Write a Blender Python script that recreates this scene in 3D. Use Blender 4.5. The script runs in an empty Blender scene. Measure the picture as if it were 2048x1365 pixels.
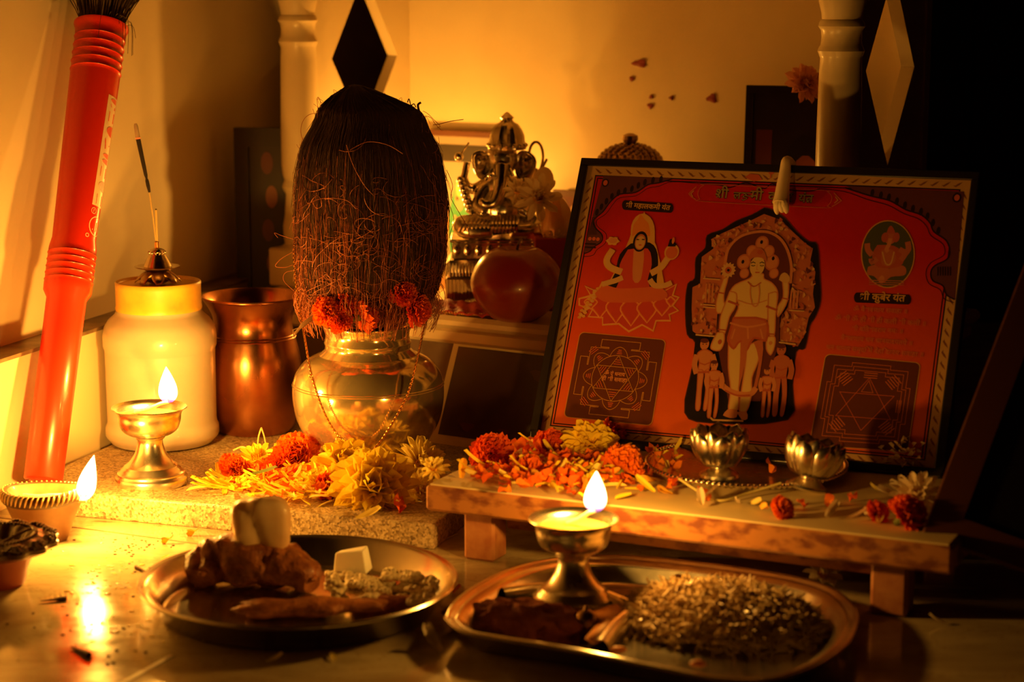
import bpy, math, random
from mathutils import Vector, Matrix, noise
R = math.radians
random.seed(7)
SC = bpy.context.scene
COL = SC.collection
# ---------------------------------------------------------------- camera, world, exposure
CAM_H, F, PITCH = 0.40, 4000.0, R(10)
cd = bpy.data.cameras.new('camera')
cd.sensor_width = 36.0
cd.lens = F / 2048 * 36
cd.clip_start = 0.01
cd.dof.use_dof = True
cd.dof.focus_distance = 1.585
cd.dof.aperture_fstop = 6.3
cam = bpy.data.objects.new('camera', cd)
cam.location = (0, 0, CAM_H)
cam.rotation_euler = (R(90) - PITCH, 0, 0)
COL.objects.link(cam)
SC.camera = cam
W = bpy.data.worlds.new('night_room')
SC.world = W
W.use_nodes = True
W.node_tree.nodes['Background'].inputs[0].default_value = (1.0, 0.16, 0.04, 1)
W.node_tree.nodes['Background'].inputs[1].default_value = 0.0030
SC.view_settings.view_transform = 'Standard'
SC.view_settings.look = 'None'
SC.view_settings.exposure = 0.0
SC.view_settings.gamma = 1.0
FLAME_POWER = 1.0
FLAME_COLOR = (1.0, 0.435, 0.052)

# ---------------------------------------------------------------- measuring helpers
def ray(x, y):
    a = (x - 1024) / F; b = -(y - 682.5) / F
    return Vector((a, math.cos(PITCH) + b * math.sin(PITCH), -math.sin(PITCH) + b * math.cos(PITCH)))
def G(x, y, z=0.0):
    r = ray(x, y); t = (z - CAM_H) / r.z
    return Vector((r.x * t, r.y * t, z))
def PY(x, y, Y):
    r = ray(x, y); t = Y / r.y
    return Vector((r.x * t, Y, CAM_H + r.z * t))
def ZY(y, Y): return PY(1024, y, Y).z

# ---------------------------------------------------------------- materials
def pm(name, col, rough=0.5, metal=0.0, col2=None, nscale=40.0, bump=0.0, bscale=None, trans=0.0,
       coat=0.0, sss=0.0, spec=None, detail=4.0, stretch=None, lo=0.35, hi=0.65, rvar=0.0):
    m = bpy.data.materials.new(name); m.use_nodes = True
    nt = m.node_tree; N = nt.nodes; L = nt.links
    b = N['Principled BSDF']
    b.inputs['Base Color'].default_value = (*col, 1)
    b.inputs['Roughness'].default_value = rough
    b.inputs['Metallic'].default_value = metal
    if spec is not None: b.inputs['Specular IOR Level'].default_value = spec
    if coat: b.inputs['Coat Weight'].default_value = coat; b.inputs['Coat Roughness'].default_value = 0.08
    if sss:
        b.inputs['Subsurface Weight'].default_value = sss
        b.inputs['Subsurface Radius'].default_value = (0.01, 0.005, 0.002)
        b.inputs['Subsurface Scale'].default_value = 0.6
    tc = N.new('ShaderNodeTexCoord'); mp = N.new('ShaderNodeMapping')
    L.new(tc.outputs['Object'], mp.inputs[0])
    if stretch: mp.inputs['Scale'].default_value = stretch
    def nz(s):
        n = N.new('ShaderNodeTexNoise'); n.inputs['Scale'].default_value = s; n.inputs['Detail'].default_value = detail
        L.new(mp.outputs[0], n.inputs['Vector']); return n
    if col2:
        n = nz(nscale); r = N.new('ShaderNodeValToRGB')
        r.color_ramp.elements[0].position = lo; r.color_ramp.elements[1].position = hi
        r.color_ramp.elements[0].color = (*col, 1); r.color_ramp.elements[1].color = (*col2, 1)
        L.new(n.outputs['Fac'], r.inputs[0]); L.new(r.outputs[0], b.inputs['Base Color'])
    if rvar:
        n = nz(nscale * 0.6); mr = N.new('ShaderNodeMapRange')
        mr.inputs['From Min'].default_value = 0.35; mr.inputs['From Max'].default_value = 0.65
        mr.inputs['To Min'].default_value = max(0.02, rough - rvar); mr.inputs['To Max'].default_value = rough + rvar
        L.new(n.outputs['Fac'], mr.inputs[0]); L.new(mr.outputs[0], b.inputs['Roughness'])
    if bump:
        n = nz(bscale or nscale); bp = N.new('ShaderNodeBump')
        bp.inputs['Strength'].default_value = bump; bp.inputs['Distance'].default_value = 0.001
        L.new(n.outputs['Fac'], bp.inputs['Height']); L.new(bp.outputs[0], b.inputs['Normal'])
    if trans:
        t = N.new('ShaderNodeBsdfTranslucent'); mx = N.new('ShaderNodeMixShader'); mx.inputs[0].default_value = trans
        t.inputs[0].default_value = (*(col2 or col), 1)
        if col2: L.new(r.outputs[0], t.inputs[0])
        L.new(b.outputs[0], mx.inputs[1]); L.new(t.outputs[0], mx.inputs[2]); L.new(mx.outputs[0], N['Material Output'].inputs[0])
    return m

M = {}
M['wall'] = pm('cream_wall_paint', (.80, .66, .44), .55, col2=(.72, .58, .38), nscale=6, bump=.08, bscale=120)
M['ledge'] = pm('dark_ledge_stone', (.26, .17, .09), .45, col2=(.14, .09, .05), nscale=60, bump=.2)
M['tilewall'] = pm('polished_cream_wall_tile', (.82, .70, .46), .22, col2=(.74, .60, .38), nscale=5)
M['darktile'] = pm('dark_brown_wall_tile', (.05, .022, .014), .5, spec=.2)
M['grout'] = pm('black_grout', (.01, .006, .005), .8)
M['mandir'] = pm('cream_marble', (.80, .66, .42), .35, col2=(.70, .55, .33), nscale=7, bump=.05, coat=.15)
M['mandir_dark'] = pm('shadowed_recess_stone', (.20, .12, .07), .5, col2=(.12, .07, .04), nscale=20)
M['redplastic'] = pm('red_plastic', (.78, .030, .008), .30, coat=.25, bump=.04, bscale=50)
M['whiteprint'] = pm('white_ink', (.92, .72, .55), .35)
M['bristle'] = pm('dried_grass_bristle', (.16, .09, .04), .8, col2=(.08, .045, .02), nscale=80)
M['jarplastic'] = pm('cloudy_plastic', (.50, .43, .36), .34, col2=(.62, .54, .45), nscale=14, sss=.35, coat=.3, bump=.05, bscale=30, lo=.3, hi=.7)
M['lid'] = pm('grubby_yellow_lid', (.85, .50, .05), .38, col2=(.62, .33, .04), nscale=45, lo=.45, hi=.75)
M['copper'] = pm('tarnished_copper', (.58, .25, .11), .30, 1.0, col2=(.42, .16, .07), nscale=22, bump=.12, bscale=35, rvar=.08)
M['steel'] = pm('polished_steel', (.90, .85, .74), .20, 1.0, bump=.03, bscale=60, rvar=.05, nscale=30)
M['kalash'] = pm('mirror_brass', (.93, .76, .44), .13, .82, bump=.02, bscale=18, rvar=.03, nscale=14)
M['pewter'] = pm('brushed_brass', (.84, .77, .62), .28, 1.0, bump=.05, bscale=200, rvar=.06)
M['silver'] = pm('dark_silver', (.62, .52, .38), .22, 1.0, bump=.25, bscale=160, rvar=.06)
M['oldbrass'] = pm('aged_brass', (.40, .26, .13), .30, 1.0, bump=.2, bscale=120)
M['gold'] = pm('gold_links', (.80, .45, .14), .28, 1.0)
M['incense'] = pm('charcoal_incense', (.018, .012, .010), .9, bump=.3, bscale=400)
M['ash'] = pm('grey_ash', (.45, .33, .25), .9, bump=.3, bscale=500)
M['bamboo'] = pm('bamboo_stick', (.58, .40, .14), .6)
M['clay'] = pm('glazed_clay', (.30, .15, .06), .42, col2=(.18, .07, .03), nscale=35, bump=.2, coat=.25)
M['clay_stripe'] = pm('gold_striped_paint', (.72, .50, .20), .35, coat=.3)
M['darkclay'] = pm('dark_glazed_clay', (.075, .030, .014), .28, bump=.5, bscale=260, coat=.5)
M['redclay'] = pm('red_clay', (.34, .055, .02), .42, bump=.2)
M['oil'] = pm('lamp_oil', (.90, .68, .20), .10, coat=.4, sss=.3)
M['clay_oil'] = pm('dark_lamp_oil', (.40, .20, .05), .12, coat=.4)
M['wick'] = pm('cotton_wick', (.85, .75, .55), .8, bump=.5, bscale=500)
M['char'] = pm('charred_tip', (.01, .008, .006), .9)
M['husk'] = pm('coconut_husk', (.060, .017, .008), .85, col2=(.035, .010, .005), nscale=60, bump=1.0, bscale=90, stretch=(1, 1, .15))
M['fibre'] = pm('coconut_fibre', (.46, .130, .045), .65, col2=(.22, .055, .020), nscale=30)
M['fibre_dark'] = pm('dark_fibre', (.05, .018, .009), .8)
M['stem'] = pm('brown_stem', (.16, .08, .03), .8, bump=.4, bscale=200)
M['green'] = pm('green_leaf', (.16, .20, .03), .5, trans=.2)
M['palestem'] = pm('pale_green_stem', (.62, .52, .18), .5)
M['ypetal'] = pm('yellow_petal', (.95, .72, .03), .65, trans=.35, spec=.2, col2=(.96, .80, .08), nscale=60)
M['ypetal_pale'] = pm('pale_yellow_petal', (.93, .78, .20), .65, trans=.35, spec=.2)
M['yellow_deep'] = pm('deep_yellow_petal', (.92, .50, .03), .55, trans=.3)
M['opetal'] = pm('orange_petal', (.95, .30, .01), .65, trans=.35, spec=.2, col2=(.88, .16, .015), nscale=70)
M['rpetal'] = pm('red_orange_petal', (.82, .10, .008), .65, trans=.3, spec=.2, col2=(.90, .20, .015), nscale=70)
M['cpetal'] = pm('coral_petal', (.85, .17, .07), .6, trans=.3)
M['wpetal'] = pm('white_petal', (.86, .72, .48), .5, trans=.35)
M['wood'] = pm('red_painted_wood', (.46, .19, .05), .55, col2=(.20, .055, .02), nscale=110, bump=.3, bscale=60, stretch=(.5, 1, 1), lo=.46, hi=.60)
M['woodedge'] = pm('worn_and_lit_wood_edge', (.50, .22, .09), .55, col2=(.36, .12, .05), nscale=80, bump=.2)  # worn wood of the legs; on the leaning frame it imitates a lit edge
M['cloth'] = pm('cream_paper', (.82, .68, .38), .6, col2=(.72, .56, .28), nscale=12)
M['blackframe'] = pm('black_frame_wood', (.012, .008, .007), .35)
M['brownframe'] = pm('brown_frame_wood', (.11, .034, .018), .4)
M['fried'] = pm('fried_dough', (.50, .17, .04), .5, col2=(.20, .05, .012), nscale=110, bump=1.0, bscale=420, coat=.2)
M['cream'] = pm('cream_sweet', (.82, .60, .32), .45, col2=(.74, .46, .20), nscale=40, sss=.2, bump=.25, bscale=90, coat=.1)
M['paneer'] = pm('white_coconut_flesh', (.95, .92, .78), .5, sss=.2, bump=.2, bscale=120)
M['puff'] = pm('puffed_rice', (.72, .58, .34), .6, sss=.1, bump=.5, bscale=300)
M['noodle'] = pm('fried_noodles', (.56, .40, .20), .5, col2=(.38, .23, .09), nscale=40, coat=.1)
M['redpowder'] = pm('red_brown_crumble', (.36, .085, .025), .8, col2=(.22, .04, .015), nscale=140, bump=1.0, bscale=300)
M['leaf'] = pm('dry_orange_leaf', (.78, .32, .08), .5, trans=.2, bump=.3, bscale=60)
M['apple'] = pm('apple_skin', (.30, .020, .010), .33, col2=(.50, .12, .03), nscale=12, coat=.3, lo=.5, hi=.72)  # dark red skin mottled at random with a lighter red
M['crystal'] = pm('amber_crystal', (.85, .58, .20), .12, col2=(.80, .42, .12), nscale=60, sss=.3, coat=.5)
M['redcloth'] = pm('red_cloth', (.38, .025, .015), .7, bump=.3, bscale=200)
M['redmark'] = pm('stuck_red_petal', (.26, .025, .015), .6)
M['speck'] = pm('dark_speck', (.12, .06, .02), .8)

def special_materials():
    # marble floor: cream veined stone with tile joints, oily sheen with smudges
    m = pm('veined_marble_floor', (.76, .62, .38), .16); nt = m.node_tree; N = nt.nodes; L = nt.links; b = N['Principled BSDF']
    tc = N.new('ShaderNodeTexCoord')
    mp = N.new('ShaderNodeMapping'); mp.inputs['Rotation'].default_value = (0, 0, R(-18)); mp.inputs['Scale'].default_value = (1, 2.4, 1)
    L.new(tc.outputs['Object'], mp.inputs[0])
    n1 = N.new('ShaderNodeTexNoise'); n1.inputs['Scale'].default_value = 7; n1.inputs['Detail'].default_value = 8; n1.inputs['Distortion'].default_value = 1.2
    L.new(mp.outputs[0], n1.inputs['Vector'])
    r1 = N.new('ShaderNodeValToRGB'); e = r1.color_ramp.elements
    e[0].position = .3; e[0].color = (.31, .23, .115, 1); e[1].position = .62; e[1].color = (.52, .43, .26, 1)
    L.new(n1.outputs['Fac'], r1.inputs[0])
    n2 = N.new('ShaderNodeTexNoise'); n2.inputs['Scale'].default_value = 16; n2.inputs['Detail'].default_value = 10; n2.inputs['Distortion'].default_value = 2.5
    L.new(mp.outputs[0], n2.inputs['Vector'])
    r2 = N.new('ShaderNodeValToRGB'); e = r2.color_ramp.elements
    e[0].position = .485; e[0].color = (1, 1, 1, 1); e[1].position = .5; e[1].color = (.62, .50, .36, 1)
    e3 = r2.color_ramp.elements.new(.515); e3.color = (1, 1, 1, 1)
    L.new(n2.outputs['Fac'], r2.inputs[0])
    mx = N.new('ShaderNodeMix'); mx.data_type = 'RGBA'; mx.blend_type = 'MULTIPLY'; mx.inputs[0].default_value = .7
    L.new(r1.outputs[0], mx.inputs[6]); L.new(r2.outputs[0], mx.inputs[7]); L.new(mx.outputs[2], b.inputs['Base Color'])
    n3 = N.new('ShaderNodeTexNoise'); n3.inputs['Scale'].default_value = 22; n3.inputs['Detail'].default_value = 6
    L.new(tc.outputs['Object'], n3.inputs['Vector'])
    mr = N.new('ShaderNodeMapRange'); mr.inputs['From Min'].default_value = .35; mr.inputs['From Max'].default_value = .7
    mr.inputs['To Min'].default_value = .07; mr.inputs['To Max'].default_value = .24
    L.new(n3.outputs['Fac'], mr.inputs[0]); L.new(mr.outputs[0], b.inputs['Roughness'])
    bp = N.new('ShaderNodeBump'); bp.inputs['Strength'].default_value = .12; bp.inputs['Distance'].default_value = .0006
    L.new(n3.outputs['Fac'], bp.inputs['Height']); L.new(bp.outputs[0], b.inputs['Normal'])
    M['floor'] = m
    # granite: speckled
    m = pm('speckled_granite', (.4, .3, .2), .38); nt = m.node_tree; N = nt.nodes; L = nt.links; b = N['Principled BSDF']
    tc = N.new('ShaderNodeTexCoord'); v = N.new('ShaderNodeTexVoronoi'); v.inputs['Scale'].default_value = 620
    L.new(tc.outputs['Object'], v.inputs['Vector'])
    r = N.new('ShaderNodeValToRGB'); e = r.color_ramp.elements
    e[0].position = .15; e[0].color = (.20, .13, .06, 1); e[1].position = .85; e[1].color = (.66, .52, .32, 1)
    x = r.color_ramp.elements.new(.45); x.color = (.42, .31, .17, 1)
    L.new(v.outputs['Color'], r.inputs[0])
    n = N.new('ShaderNodeTexNoise'); n.inputs['Scale'].default_value = 45; n.inputs['Detail'].default_value = 6
    L.new(tc.outputs['Object'], n.inputs['Vector'])
    mx = N.new('ShaderNodeMix'); mx.data_type = 'RGBA'; mx.blend_type = 'OVERLAY'; mx.inputs[0].default_value = .6
    L.new(r.outputs[0], mx.inputs[6]); L.new(n.outputs['Fac'], mx.inputs[7]); L.new(mx.outputs[2], b.inputs['Base Color'])
    bp = N.new('ShaderNodeBump'); bp.inputs['Strength'].default_value = .35; bp.inputs['Distance'].default_value = .0006
    L.new(v.outputs['Distance'], bp.inputs['Height']); L.new(bp.outputs[0], b.inputs['Normal'])
    M['granite'] = m
    # flame: glowing gas, blue at the root
    m = bpy.data.materials.new('oil_lamp_flame'); m.use_nodes = True; nt = m.node_tree; N = nt.nodes; L = nt.links
    N.remove(N['Principled BSDF'])
    tr = N.new('ShaderNodeBsdfTransparent'); em = N.new('ShaderNodeEmission'); ad = N.new('ShaderNodeAddShader')
    tc = N.new('ShaderNodeTexCoord'); sx = N.new('ShaderNodeSeparateXYZ'); L.new(tc.outputs['Generated'], sx.inputs[0])
    r = N.new('ShaderNodeValToRGB'); e = r.color_ramp.elements
    e[0].position = 0.0; e[0].color = (.012, .006, .05, 1); e[1].position = .22; e[1].color = (1.0, .52, .16, 1)
    x = r.color_ramp.elements.new(.1); x.color = (.10, .03, .06, 1)
    L.new(sx.outputs[2], r.inputs[0]); L.new(r.outputs[0], em.inputs[0]); em.inputs[1].default_value = 11.0
    L.new(tr.outputs[0], ad.inputs[0]); L.new(em.outputs[0], ad.inputs[1]); L.new(ad.outputs[0], N['Material Output'].inputs[0])
    M['flame'] = m; M['_flame_em'] = em
special_materials()

# ---------------------------------------------------------------- mesh building
class MB:
    def __init__(s): s.v = []; s.f = []; s.mi = []
    def add(s, vs, fs, mi=0, X=None):
        o = len(s.v)
        s.v += [tuple(X @ Vector(p)) if X is not None else tuple(p) for p in vs]
        s.f += [tuple(i + o for i in f) for f in fs]; s.mi += [mi] * len(fs)
        return s
    def lathe(s, prof, seg=48, c=(0, 0, 0), mi=0, mod=None, X=None, sx=1.0, sy=1.0):
        vs, fs = [], []
        n = len(prof)
        for i, (r, z) in enumerate(prof):
            for k in range(seg):
                a = 2 * math.pi * k / seg
                q = r * (mod(a, i / (n - 1)) if mod else 1)
                vs.append((c[0] + q * math.cos(a) * sx, c[1] + q * math.sin(a) * sy, c[2] + z))
        for i in range(n - 1):
            for k in range(seg):
                k2 = (k + 1) % seg
                fs.append((i * seg + k, i * seg + k2, (i + 1) * seg + k2, (i + 1) * seg + k))
        if prof[0][0] > 1e-6: fs.append(tuple(reversed(range(seg))))
        if prof[-1][0] > 1e-6 and prof[-1] != prof[0]: fs.append(tuple((n - 1) * seg + k for k in range(seg)))
        return s.add(vs, fs, mi, X)
    def tube(s, pts, r, seg=8, mi=0, X=None, cap=True):
        pts = [Vector(p) for p in pts]; n = len(pts)
        rs = r if isinstance(r, (list, tuple)) else [r] * n
        vs, fs = [], []
        up = Vector((0, 0, 1)); t0 = (pts[1] - pts[0]).normalized()
        if abs(t0.dot(up)) > .9: up = Vector((1, 0, 0))
        a = t0.cross(up).normalized()
        for i in range(n):
            t = (pts[min(i + 1, n - 1)] - pts[max(i - 1, 0)])
            t = t.normalized() if t.length > 1e-9 else t0
            a = (a - t * a.dot(t)); a = a.normalized() if a.length > 1e-9 else t.orthogonal().normalized()
            b = t.cross(a)
            for k in range(seg):
                w = 2 * math.pi * k / seg
                vs.append(pts[i] + (a * math.cos(w) + b * math.sin(w)) * rs[i])
        for i in range(n - 1):
            for k in range(seg):
                k2 = (k + 1) % seg
                fs.append((i * seg + k, i * seg + k2, (i + 1) * seg + k2, (i + 1) * seg + k))
        if cap:
            fs.append(tuple(reversed(range(seg)))); fs.append(tuple((n - 1) * seg + k for k in range(seg)))
        return s.add(vs, fs, mi, X)
    def box(s, a, b, mi=0, X=None, bev=0.0):
        x0, y0, z0 = a; x1, y1, z1 = b
        if bev <= 0:
            vs = [(x0, y0, z0), (x1, y0, z0), (x1, y1, z0), (x0, y1, z0), (x0, y0, z1), (x1, y0, z1), (x1, y1, z1), (x0, y1, z1)]
            fs = [(0, 3, 2, 1), (4, 5, 6, 7), (0, 1, 5, 4), (1, 2, 6, 5), (2, 3, 7, 6), (3, 0, 4, 7)]
            return s.add(vs, fs, mi, X)
        vs = []
        for (z, d) in ((z0, bev), (z0 + bev, 0), (z1 - bev, 0), (z1, bev)):
            e = bev
            vs += [(x0 + d, y0 + e if d == 0 else y0 + e, z)] if False else []
            if d:
                ring = [(x0 + e, y0 + e), (x1 - e, y0 + e), (x1 - e, y0 + e), (x1 - e, y1 - e), (x1 - e, y1 - e), (x0 + e, y1 - e), (x0 + e, y1 - e), (x0 + e, y0 + e)]
            else:
                ring = [(x0 + e, y0), (x1 - e, y0), (x1, y0 + e), (x1, y1 - e), (x1 - e, y1), (x0 + e, y1), (x0, y1 - e), (x0, y0 + e)]
            vs += [(p[0], p[1], z) for p in ring]
        fs = []
        for i in range(3):
            for k in range(8):
                k2 = (k + 1) % 8
                fs.append((i * 8 + k, i * 8 + k2, i * 8 + 8 + k2, i * 8 + 8 + k))
        fs.append(tuple(reversed(range(8)))); fs.append(tuple(24 + k for k in range(8)))
        return s.add(vs, fs, mi, X)
    def ell(s, c, r, mi=0, nu=16, nv=10, X=None, f=None):
        vs, fs = [], []
        r = (r, r, r) if isinstance(r, (int, float)) else r
        T = Matrix.Translation(c)
        if X is not None: T = X @ T
        for j in range(nv + 1):
            b = math.pi * j / nv
            for i in range(nu):
                a = 2 * math.pi * i / nu
                d = Vector((math.sin(b) * math.cos(a), math.sin(b) * math.sin(a), -math.cos(b)))
                k = f(d) if f else 1
                vs.append((d.x * r[0] * k, d.y * r[1] * k, d.z * r[2] * k))
        for j in range(nv):
            for i in range(nu):
                i2 = (i + 1) % nu
                fs.append((j * nu + i, j * nu + i2, (j + 1) * nu + i2, (j + 1) * nu + i))
        return s.add(vs, fs, mi, T)
    def prism(s, poly, z0, z1, mi=0, X=None):
        n = len(poly)
        vs = [(p[0], p[1], z0) for p in poly] + [(p[0], p[1], z1) for p in poly]
        fs = [tuple(reversed(range(n))), tuple(range(n, 2 * n))] + [(i, (i + 1) % n, n + (i + 1) % n, n + i) for i in range(n)]
        return s.add(vs, fs, mi, X)
    def build(s, name, mats, parent=None, smooth=True, loc=None, sharp=35):
        me = bpy.data.meshes.new(name)
        me.from_pydata(s.v, [], s.f)
        for m in (mats if isinstance(mats, (list, tuple)) else [mats]): me.materials.append(m)
        me.polygons.foreach_set('material_index', s.mi)
        me.update()
        import bmesh
        bm = bmesh.new(); bm.from_mesh(me)
        bmesh.ops.remove_doubles(bm, verts=bm.verts, dist=1e-7)
        if smooth and sharp:
            for e in bm.edges:
                if len(e.link_faces) == 2 and e.calc_face_angle(0) > R(sharp): e.smooth = False
        for f in bm.faces: f.smooth = smooth
        bm.to_mesh(me); bm.free()
        o = bpy.data.objects.new(name, me); COL.objects.link(o)
        if loc is not None: o.location = loc
        if parent is not None: o.parent = parent
        return o

def thing(name, label, cat, loc=(0, 0, 0), rz=0.0, group=None):
    o = bpy.data.objects.new(name, None); o.empty_display_size = .01
    o.location = loc; o.rotation_euler = (0, 0, rz); COL.objects.link(o)
    return tag(o, label, cat, group)
def tag(o, label, cat, group=None):
    o['label'] = label; o['category'] = cat
    if group: o['group'] = group
    return o
def structure(o): o['kind'] = 'structure'; return o
def copy_tree(o, parent=None):
    c = o.copy(); COL.objects.link(c)
    if parent is not None: c.parent = parent
    for ch in [x for x in o.children]:
        copy_tree(ch, c)
    return c
def rnd(a, b): return random.uniform(a, b)
def smoothpath(pts, n=6):
    P = [Vector(p) for p in pts]; out = []
    for i in range(len(P) - 1):
        p0 = P[max(i - 1, 0)]; p1 = P[i]; p2 = P[i + 1]; p3 = P[min(i + 2, len(P) - 1)]
        for k in range(n):
            t = k / n
            out.append(.5 * ((2 * p1) + (p2 - p0) * t + (2 * p0 - 5 * p1 + 4 * p2 - p3) * t * t + (3 * p1 - p0 - 3 * p2 + p3) * t ** 3))
    out.append(P[-1]); return out
def smoothprof(pts, n=5):
    return [(max(p.x, 0), p.y) for p in smoothpath([(a, b, 0) for a, b in pts], n)]
# ================================================================ THE SETTING
WA = Vector((-.3935, 1.5215, 0)); WD = Vector((.292, .956, 0)).normalized(); WN = Vector((WD.y, -WD.x, 0))   # WN points into the room
def wall_piece(name, off, z0, z1, thick, mat, s0=-.75, s1=1.25):
    m = MB(); a = WA + WD * s0 + WN * off; b = WA + WD * s1 + WN * off
    c = b - WN * thick; d = a - WN * thick
    m.prism([(a.x, a.y), (b.x, b.y), (c.x, c.y), (d.x, d.y)], z0, z1)
    return structure(m.build(name, mat, smooth=False))
LEDGE = .1185
def floor_build():
    m = MB(); m.box((-.9, .55, -.03), (1.3, 2.75, 0)); structure(m.build('floor', M['floor'], smooth=False))
    wall_piece('wall_left', 0, 0, LEDGE - .003, .08, M['tilewall'])
    wall_piece('trim_1', .0015, LEDGE - .003, LEDGE, .0795, M['ledge'])
    wall_piece('wall_left_upper', -.028, LEDGE, 1.25, .05, M['wall'])
    m = MB()
    m.box((-.6, 2.62, 0), (1.3, 2.70, 1.25), 0); structure(m.build('wall_back', M['wall'], smooth=False))
    m = MB()
    gx = PY(1947, 100, 2.40).x; gz = ZY(156, 2.40)
    tw = .32
    for i in range(-2, 4):
        for j in range(-3, 5):
            x0 = gx + i * tw; z0 = gz + j * tw * .75
            zb = max(z0 + .0022, 0.0)
            if x0 + tw < .33 or zb >= z0 + tw * .75 - .01 or zb > 1.2: continue
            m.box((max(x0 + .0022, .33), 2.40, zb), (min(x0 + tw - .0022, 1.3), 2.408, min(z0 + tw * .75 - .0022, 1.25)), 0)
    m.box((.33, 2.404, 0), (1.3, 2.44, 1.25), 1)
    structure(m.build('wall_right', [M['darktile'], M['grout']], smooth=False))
    for i, (p, q, w) in enumerate((((0, 1036), (560, 1110), .0010), ((215, 1384), (344, 1312), .0016))):
        a = G(*p); b = G(*q); d = (b - a).normalized(); n = Vector((-d.y, d.x, 0)) * w
        m = MB(); m.prism([tuple((a - n)[:2]), tuple((b - n)[:2]), tuple((b + n)[:2]), tuple((a + n)[:2])], 0.0, .0003)
        structure(m.build('trim_%d' % (i + 2), M['ledge'] if i == 0 else M['cloth'], smooth=False))
floor_build()

# ---- granite slab
SLZ = .019
def slab_build():
    a = G(128, 1032); b = G(868, 1101)
    r = Vector((.30, .954, 0))
    c = b + r * .47
    d = WA + WD * .46 + WN * .012
    e = WA + WD * .005 + WN * .012
    poly = [a, b, c, d, e]
    ctr = sum(poly, Vector()) / 5
    t = thing('granite_slab', 'speckled grey granite slab on the floor under the jar and the brass pot', 'stone slab', (ctr.x, ctr.y, 0))
    import bmesh
    m = MB(); m.prism([(p.x - ctr.x, p.y - ctr.y) for p in poly], 0, SLZ)
    o = m.build('slab', M['granite'], t, smooth=False)
    bv = o.modifiers.new('bevel', 'BEVEL'); bv.width = .0016; bv.segments = 2
slab_build()

# ================================================================ HOME SHRINE
ML = Vector((-.203, 1.92, 0)); MU = Vector((.848, -.530, 0)).normalized(); MN = Vector((.530, .848, 0)).normalized()
BASEZ = .117; MW = .558; MDEP = .176
def shrine():
    t = thing('home_shrine', 'cream marble home shrine with two turned front pillars and diamond cut side panels', 'shrine', ML, math.atan2(MU.y, MU.x))
    # local axes: x along the front, y to the back
    m = MB()
    prof = [(-.012, 'top')]
    x0, x1, y0, y1 = -.014, MW + .05, -.082, MDEP + .03
    # stepped mouldings
    m.box((x0, y0, BASEZ - .012), (x1, y1, BASEZ), bev=.004)
    m.box((x0 + .006, y0 + .006, BASEZ - .026), (x1 - .006, y1 - .006, BASEZ - .0121), bev=.003)
    m.build('top_step', M['mandir'], t)
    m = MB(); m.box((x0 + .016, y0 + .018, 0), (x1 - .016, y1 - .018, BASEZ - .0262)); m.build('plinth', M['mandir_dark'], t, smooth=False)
    # pillars
    def zz(y): return ZY(y, 1.92)
    p = [(.023, BASEZ), (.023, zz(500)), (.0215, zz(494)), (.0165, zz(487)), (.0175, zz(470)), (.0178, zz(452)), (.0160, zz(430)),
         (.0150, zz(405)), (.0146, zz(388)), (.0168, zz(380)), (.0180, zz(373)), (.0168, zz(366)), (.0158, zz(360)), (.0172, zz(350)), (.0182, zz(330)),
         (.0182, zz(250)), (.0172, zz(120)), (.0166, zz(95)), (.0176, zz(90)), (.0188, zz(83)), (.0178, zz(77)), (.0166, zz(73)),
         (.0160, zz(60)), (.0166, zz(48)), (.0188, zz(41)), (.0178, zz(33)), (.0160, zz(29)), (.0166, zz(18)), (.0188, zz(0)), (.019, zz(-30)),
         (.017, zz(-60)), (.0150, zz(-90)), (.0165, zz(-120)), (.0165, .60)]
    for i, (lx, ly) in enumerate(((0, 0), (MW - .006, 0))):
        m = MB(); m.lathe(p[2:], 40)
        m.box((-.0235, -.0235, BASEZ), (.0235, .0235, zz(494)), bev=.002)
        o = m.build('pillar', M['mandir'], t); o.location = (lx, ly, 0)
    # side panels with diamond holes
    def side(lx, th):
        m = MB(); a0, a1 = .012, MDEP; zc, hz = .333, .082; ac, ha = .099, .055
        out = [(a0, BASEZ), (a1, BASEZ), (a1, .62), (a0, .62)]
        mid = [(ac, BASEZ), (a1, zc), (ac, .62), (a0, zc)]
        dia = [(ac, zc - hz), (ac + ha, zc), (ac, zc + hz), (ac - ha, zc)]
        # faces between outer ring (8 pts) and diamond (4 pts)
        pts = [out[0], mid[0], out[1], mid[1], out[2], mid[2], out[3], mid[3]] + dia
        fs2 = [(0, 1, 8), (1, 2, 8), (2, 9, 8), (2, 3, 9), (3, 4, 9), (4, 10, 9), (4, 5, 10), (5, 6, 10), (6, 11, 10), (6, 7, 11), (7, 0, 11), (0, 8, 11)]
        vs = [(0, a, z) for a, z in pts] + [(th, a, z) for a, z in pts]
        fs = [tuple(reversed(f)) for f in fs2] + [tuple(i + 12 for i in f) for f in fs2]
        for i in range(8): fs.append((i, (i + 1) % 8, 12 + (i + 1) % 8, 12 + i))
        for i in range(4): fs.append((8 + (i + 1) % 4, 8 + i, 20 + i, 20 + (i + 1) % 4))
        m.add(vs, fs); o = m.build('side_panel', M['mandir'], t, smooth=False); o.location = (lx, 0, 0)
    side(-.006, .012); side(MW - .014, .012)
    m = MB(); m.box((-.006, MDEP, BASEZ), (MW, MDEP + .012, .62)); m.build('back_panel', M['mandir'], t, smooth=False)
    m = MB(); m.box((-.03, -.03, .60), (MW + .03, MDEP + .03, .625), bev=.005); m.box((-.03 + .02, -.01, .625), (MW + .01, MDEP + .01, .645), bev=.005)
    m.build('roof', M['mandir'], t)
    return t
shrine()
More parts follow.
